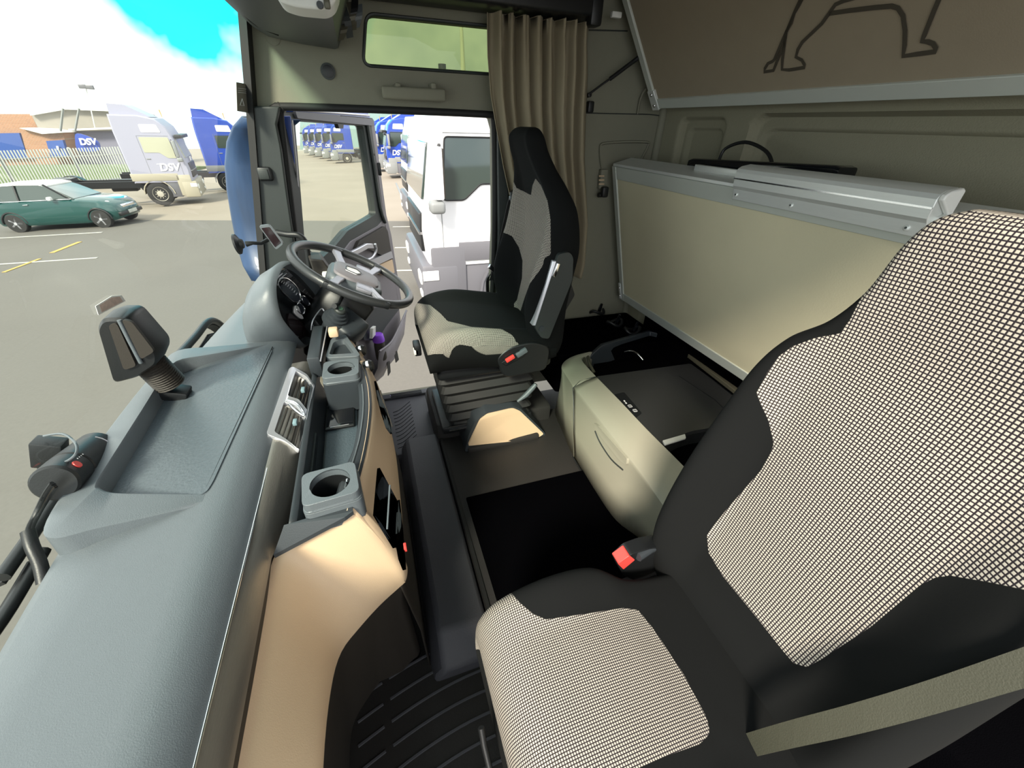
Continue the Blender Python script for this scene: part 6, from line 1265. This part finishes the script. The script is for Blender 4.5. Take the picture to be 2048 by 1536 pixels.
    link('dash_card', box((2.15, 0.1, 1.05), (0.12, 0.22, 0.02), Matrix.Rotation(0.4, 3, 'Y')), M['yellow'], T)
    return T
car = make_car(); ra_, rb_ = PG(40, 464), PG(213, 454); dv_ = rb_ - ra_
ang = math.atan2(dv_.y, dv_.x); dvn = V((dv_.x, dv_.y, 0)).normalized(); sl = math.hypot(dv_.x, dv_.y) / 2.47
sl *= 0.965; o0 = ra_ - dvn * (0.60 * sl - 0.14) + V((-dvn.y, dvn.x, 0)) * 0.78
car.location = (o0.x, o0.y, gz(o0.x, o0.y) + H); car.rotation_euler = (0, math.atan(-GX * math.cos(ang)), ang); car.scale = (sl, sl, sl)

# ---------------------------------------------------------------- fence, bank, buildings, poles
fa, fb = PG(-60, 392), PG(250, 352)
fa = V((-26.0, 33.0, 0)); fb = V((-14.5, 38.0, 0))
fn = thing('palisade_fence', 'tall grey palisade fence with pointed pales behind the parked car', 'fence', (-20, 35, gz(-20, 35)))
n = 92; fl = (fb - fa).length; fd = (fb - fa).normalized()
def fence_z(p): return gz(p.x, p.y)
pales = []
for k in range(n):
    p = fa + (fb - fa) * (k / (n - 1)); z0 = fence_z(p)
    pales.append(bx(p.x - .035, p.x + .035, p.y - 0.02, p.y + 0.02, z0, z0 + 2.35))
link('pales', join(*pales), M['fence'], fn, smooth=0)
for hz in (0.5, 1.9): link('rail', tube([V((fa.x, fa.y + .05, fence_z(fa) + hz)), V((fb.x, fb.y + .05, fence_z(fb) + hz))], 0.04, 4), M['fence'], fn, smooth=0)
for k in range(5):
    p = fa + (fb - fa) * (k / 4); link('post', bx(p.x - .06, p.x + .06, p.y + 0.03, p.y + 0.15, fence_z(p), fence_z(p) + 2.4), M['fence'], fn, smooth=0)
# grassy bank behind the fence
bank = tag(link('grass_bank', loft([[V((x, 41 + 0 * x, gz(x, 41) - 0.2)), V((x, 44, gz(x, 44) + h_)), V((x, 52, gz(x, 52) + h_)), V((x, 60, gz(x, 60) - 0.2))] for x, h_ in ((-50, 0.6), (-38, 0.9), (-28, 1.0), (-20, 0.7), (-15, 0.3))]), M['grass'], smooth=50), 'grassy bank beyond the palisade fence', 'bank'); bank['kind'] = 'structure'
def rpx(px, py, y): return P(px, py, y=y)
def wall_on(name, pts, y, depth, m, parent, bevel=0): return link(name, plate([P(a, b, y=y) for a, b in pts], (0, depth, 0)), m, parent, smooth=0, bevel=bevel)
bd_ = thing('depot_building', 'brick depot building with blue doors and grey upper cladding', 'building', P(60, 330, y=62))
wall_on('brick_wall', [(-400, 228), (62, 228), (75, 255), (145, 262), (150, 330), (60, 340), (-400, 345)], 64, 8, M['brick'], bd_)
wall_on('upper_cladding', [(62, 228), (130, 217), (225, 222), (245, 228), (250, 262), (140, 262), (76, 256)], 63, 9, M['cement'], bd_)
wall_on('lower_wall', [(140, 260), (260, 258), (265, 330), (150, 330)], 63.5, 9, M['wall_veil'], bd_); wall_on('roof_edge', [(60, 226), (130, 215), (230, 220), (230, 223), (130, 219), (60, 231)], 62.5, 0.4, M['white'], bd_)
wall_on('gutter_band', [(136, 258), (230, 254), (230, 258), (138, 261)], 62.5, 0.3, M['white'], bd_)
wall_on('shutter_door', [(-400, 272), (38, 266), (56, 316), (-400, 325)], 63.6, 0.3, M['door_blue'], bd_)
wall_on('porch_block', [(40, 258), (86, 266), (126, 264), (138, 318), (100, 322), (56, 316)], 61, 2, M['brick'], bd_); wall_on('porch_roof', [(38, 256), (88, 258), (128, 265), (84, 268)], 60.5, 2.5, M['white'], bd_)
dw = wall_on('entrance_door', [(92, 282), (125, 280), (135, 312), (102, 316)], 60.4, 0.4, M['door_blue'], bd_); link('door_sign', plate([P(112, 292, y=60.2), P(116, 292, y=60.2), P(118, 300, y=60.2), P(114, 300, y=60.2)], (0, 0.1, 0)), M['white_print'], dw, smooth=0)
sg = thing('depot_sign', 'blue shield-shaped depot sign with white lettering on the building', 'sign', P(175, 300, y=60))
link('sign_board', plate(rpoly([P(149, 265, y=59.5), P(170, 270, y=59.5), P(198, 283, y=59.5), P(200, 300, y=59.5), P(190, 303, y=59.5), P(158, 303, y=59.5), P(151, 293, y=59.5)], 0.4, 3), (0, 0.2, 0)), M['blue_truck'], sg, smooth=0)
text('sign_lettering', 'DSV', M['white_print'], sg, P(175, 284, y=59.3), (1, 0, 0.05), (0, 0, 1), 0.78, 0.02, 0.03, 0.18)
for k, (px0, px1) in enumerate(((126, 121), (158, 150))): tag(link('lamp_post', tube([P(px0, 217, y=60), P(px1, 262, y=60)], 0.10, 6), M['truck_grey'], smooth=60), ['dark thin post in front of the cladding left of the sign', 'dark thin post in front of the cladding above the sign'][k], 'post')  # dark windscreen reflection lines, added as thin tubes before the building
fl_ = thing('flood_light', 'pair of floodlights on a tall mast above the depot roof', 'floodlight', P(170, 176, y=60))
for px in (165, 180): link('lamp_head', box(P(px, 173 + (px - 165) * .1, y=60), (0.6, 0.3, 0.35), bev=0.05), M['truck_lgrey'], fl_)
link('mast', tube([P(172, 176, y=60.3), P(190, 255, y=60.3)], 0.05, 6), M['white'], fl_, smooth=60)
# corrugated warehouse beyond the blue row
wh = thing('warehouse', 'pale green corrugated warehouse behind the row of blue lorries', 'warehouse', P(790, 260, y=110))
wall_on('corrugated_wall', [(600, 203), (812, 203), (812, 330), (600, 330)], 105, 10, M['cladding'], wh); wall_on('corrugated_wall', [(798, 215), (1100, 215), (1100, 330), (798, 330)], 99, 5, M['cladding'], wh)
wall_on('blue_fascia', [(800, 216), (830, 216), (829, 224), (800, 225)], 98, 0.5, M['door_blue'], wh); wall_on('roof_band', [(600, 200), (812, 200), (812, 205), (600, 205)], 104.5, 0.4, M['white'], wh)
bkf = thing('boundary_fence', 'low grey boundary fence far off through the door window', 'fence', P(640, 330, y=95))
wall_on('fence_panel', [(560, 300), (760, 300), (760, 322), (560, 326)], 95, 0.3, M['fence'], bkf)
hd = tag(link('hedge', loft([[P(px, 322, y=92), P(px, 300 - 4 * math.sin(px * .7), y=92.5), P(px, 298, y=94), P(px, 322, y=95)] for px in range(640, 770, 10)]), M['grass'], smooth=60), 'yellow-green bank of scrub behind the distant fence', 'hedge')
pm = thing('flag_mast', 'tall pale lamp mast seen through the high side window', 'mast', P(927, 150, y=40)); link('mast_pole', tube([P(920, 20, y=40), P(922, 38, y=40), P(927, 160, y=40), V((P(927, 160, y=40).x, 40, gz(5, 40)))], [0.09, 0.12, 0.22, 0.25], 8), M['white'], pm, smooth=60)
tag(link('exhaust_stack', tube([P(884, 128, y=9), V((P(884, 128, y=9).x, 9, P(884, 150, y=9).z)), V((P(884, 128, y=9).x, 9, gz(1, 9)))], 0.07, 10), M['pillar_dark'], smooth=60), 'short dark stack top in the high side window', 'stack')
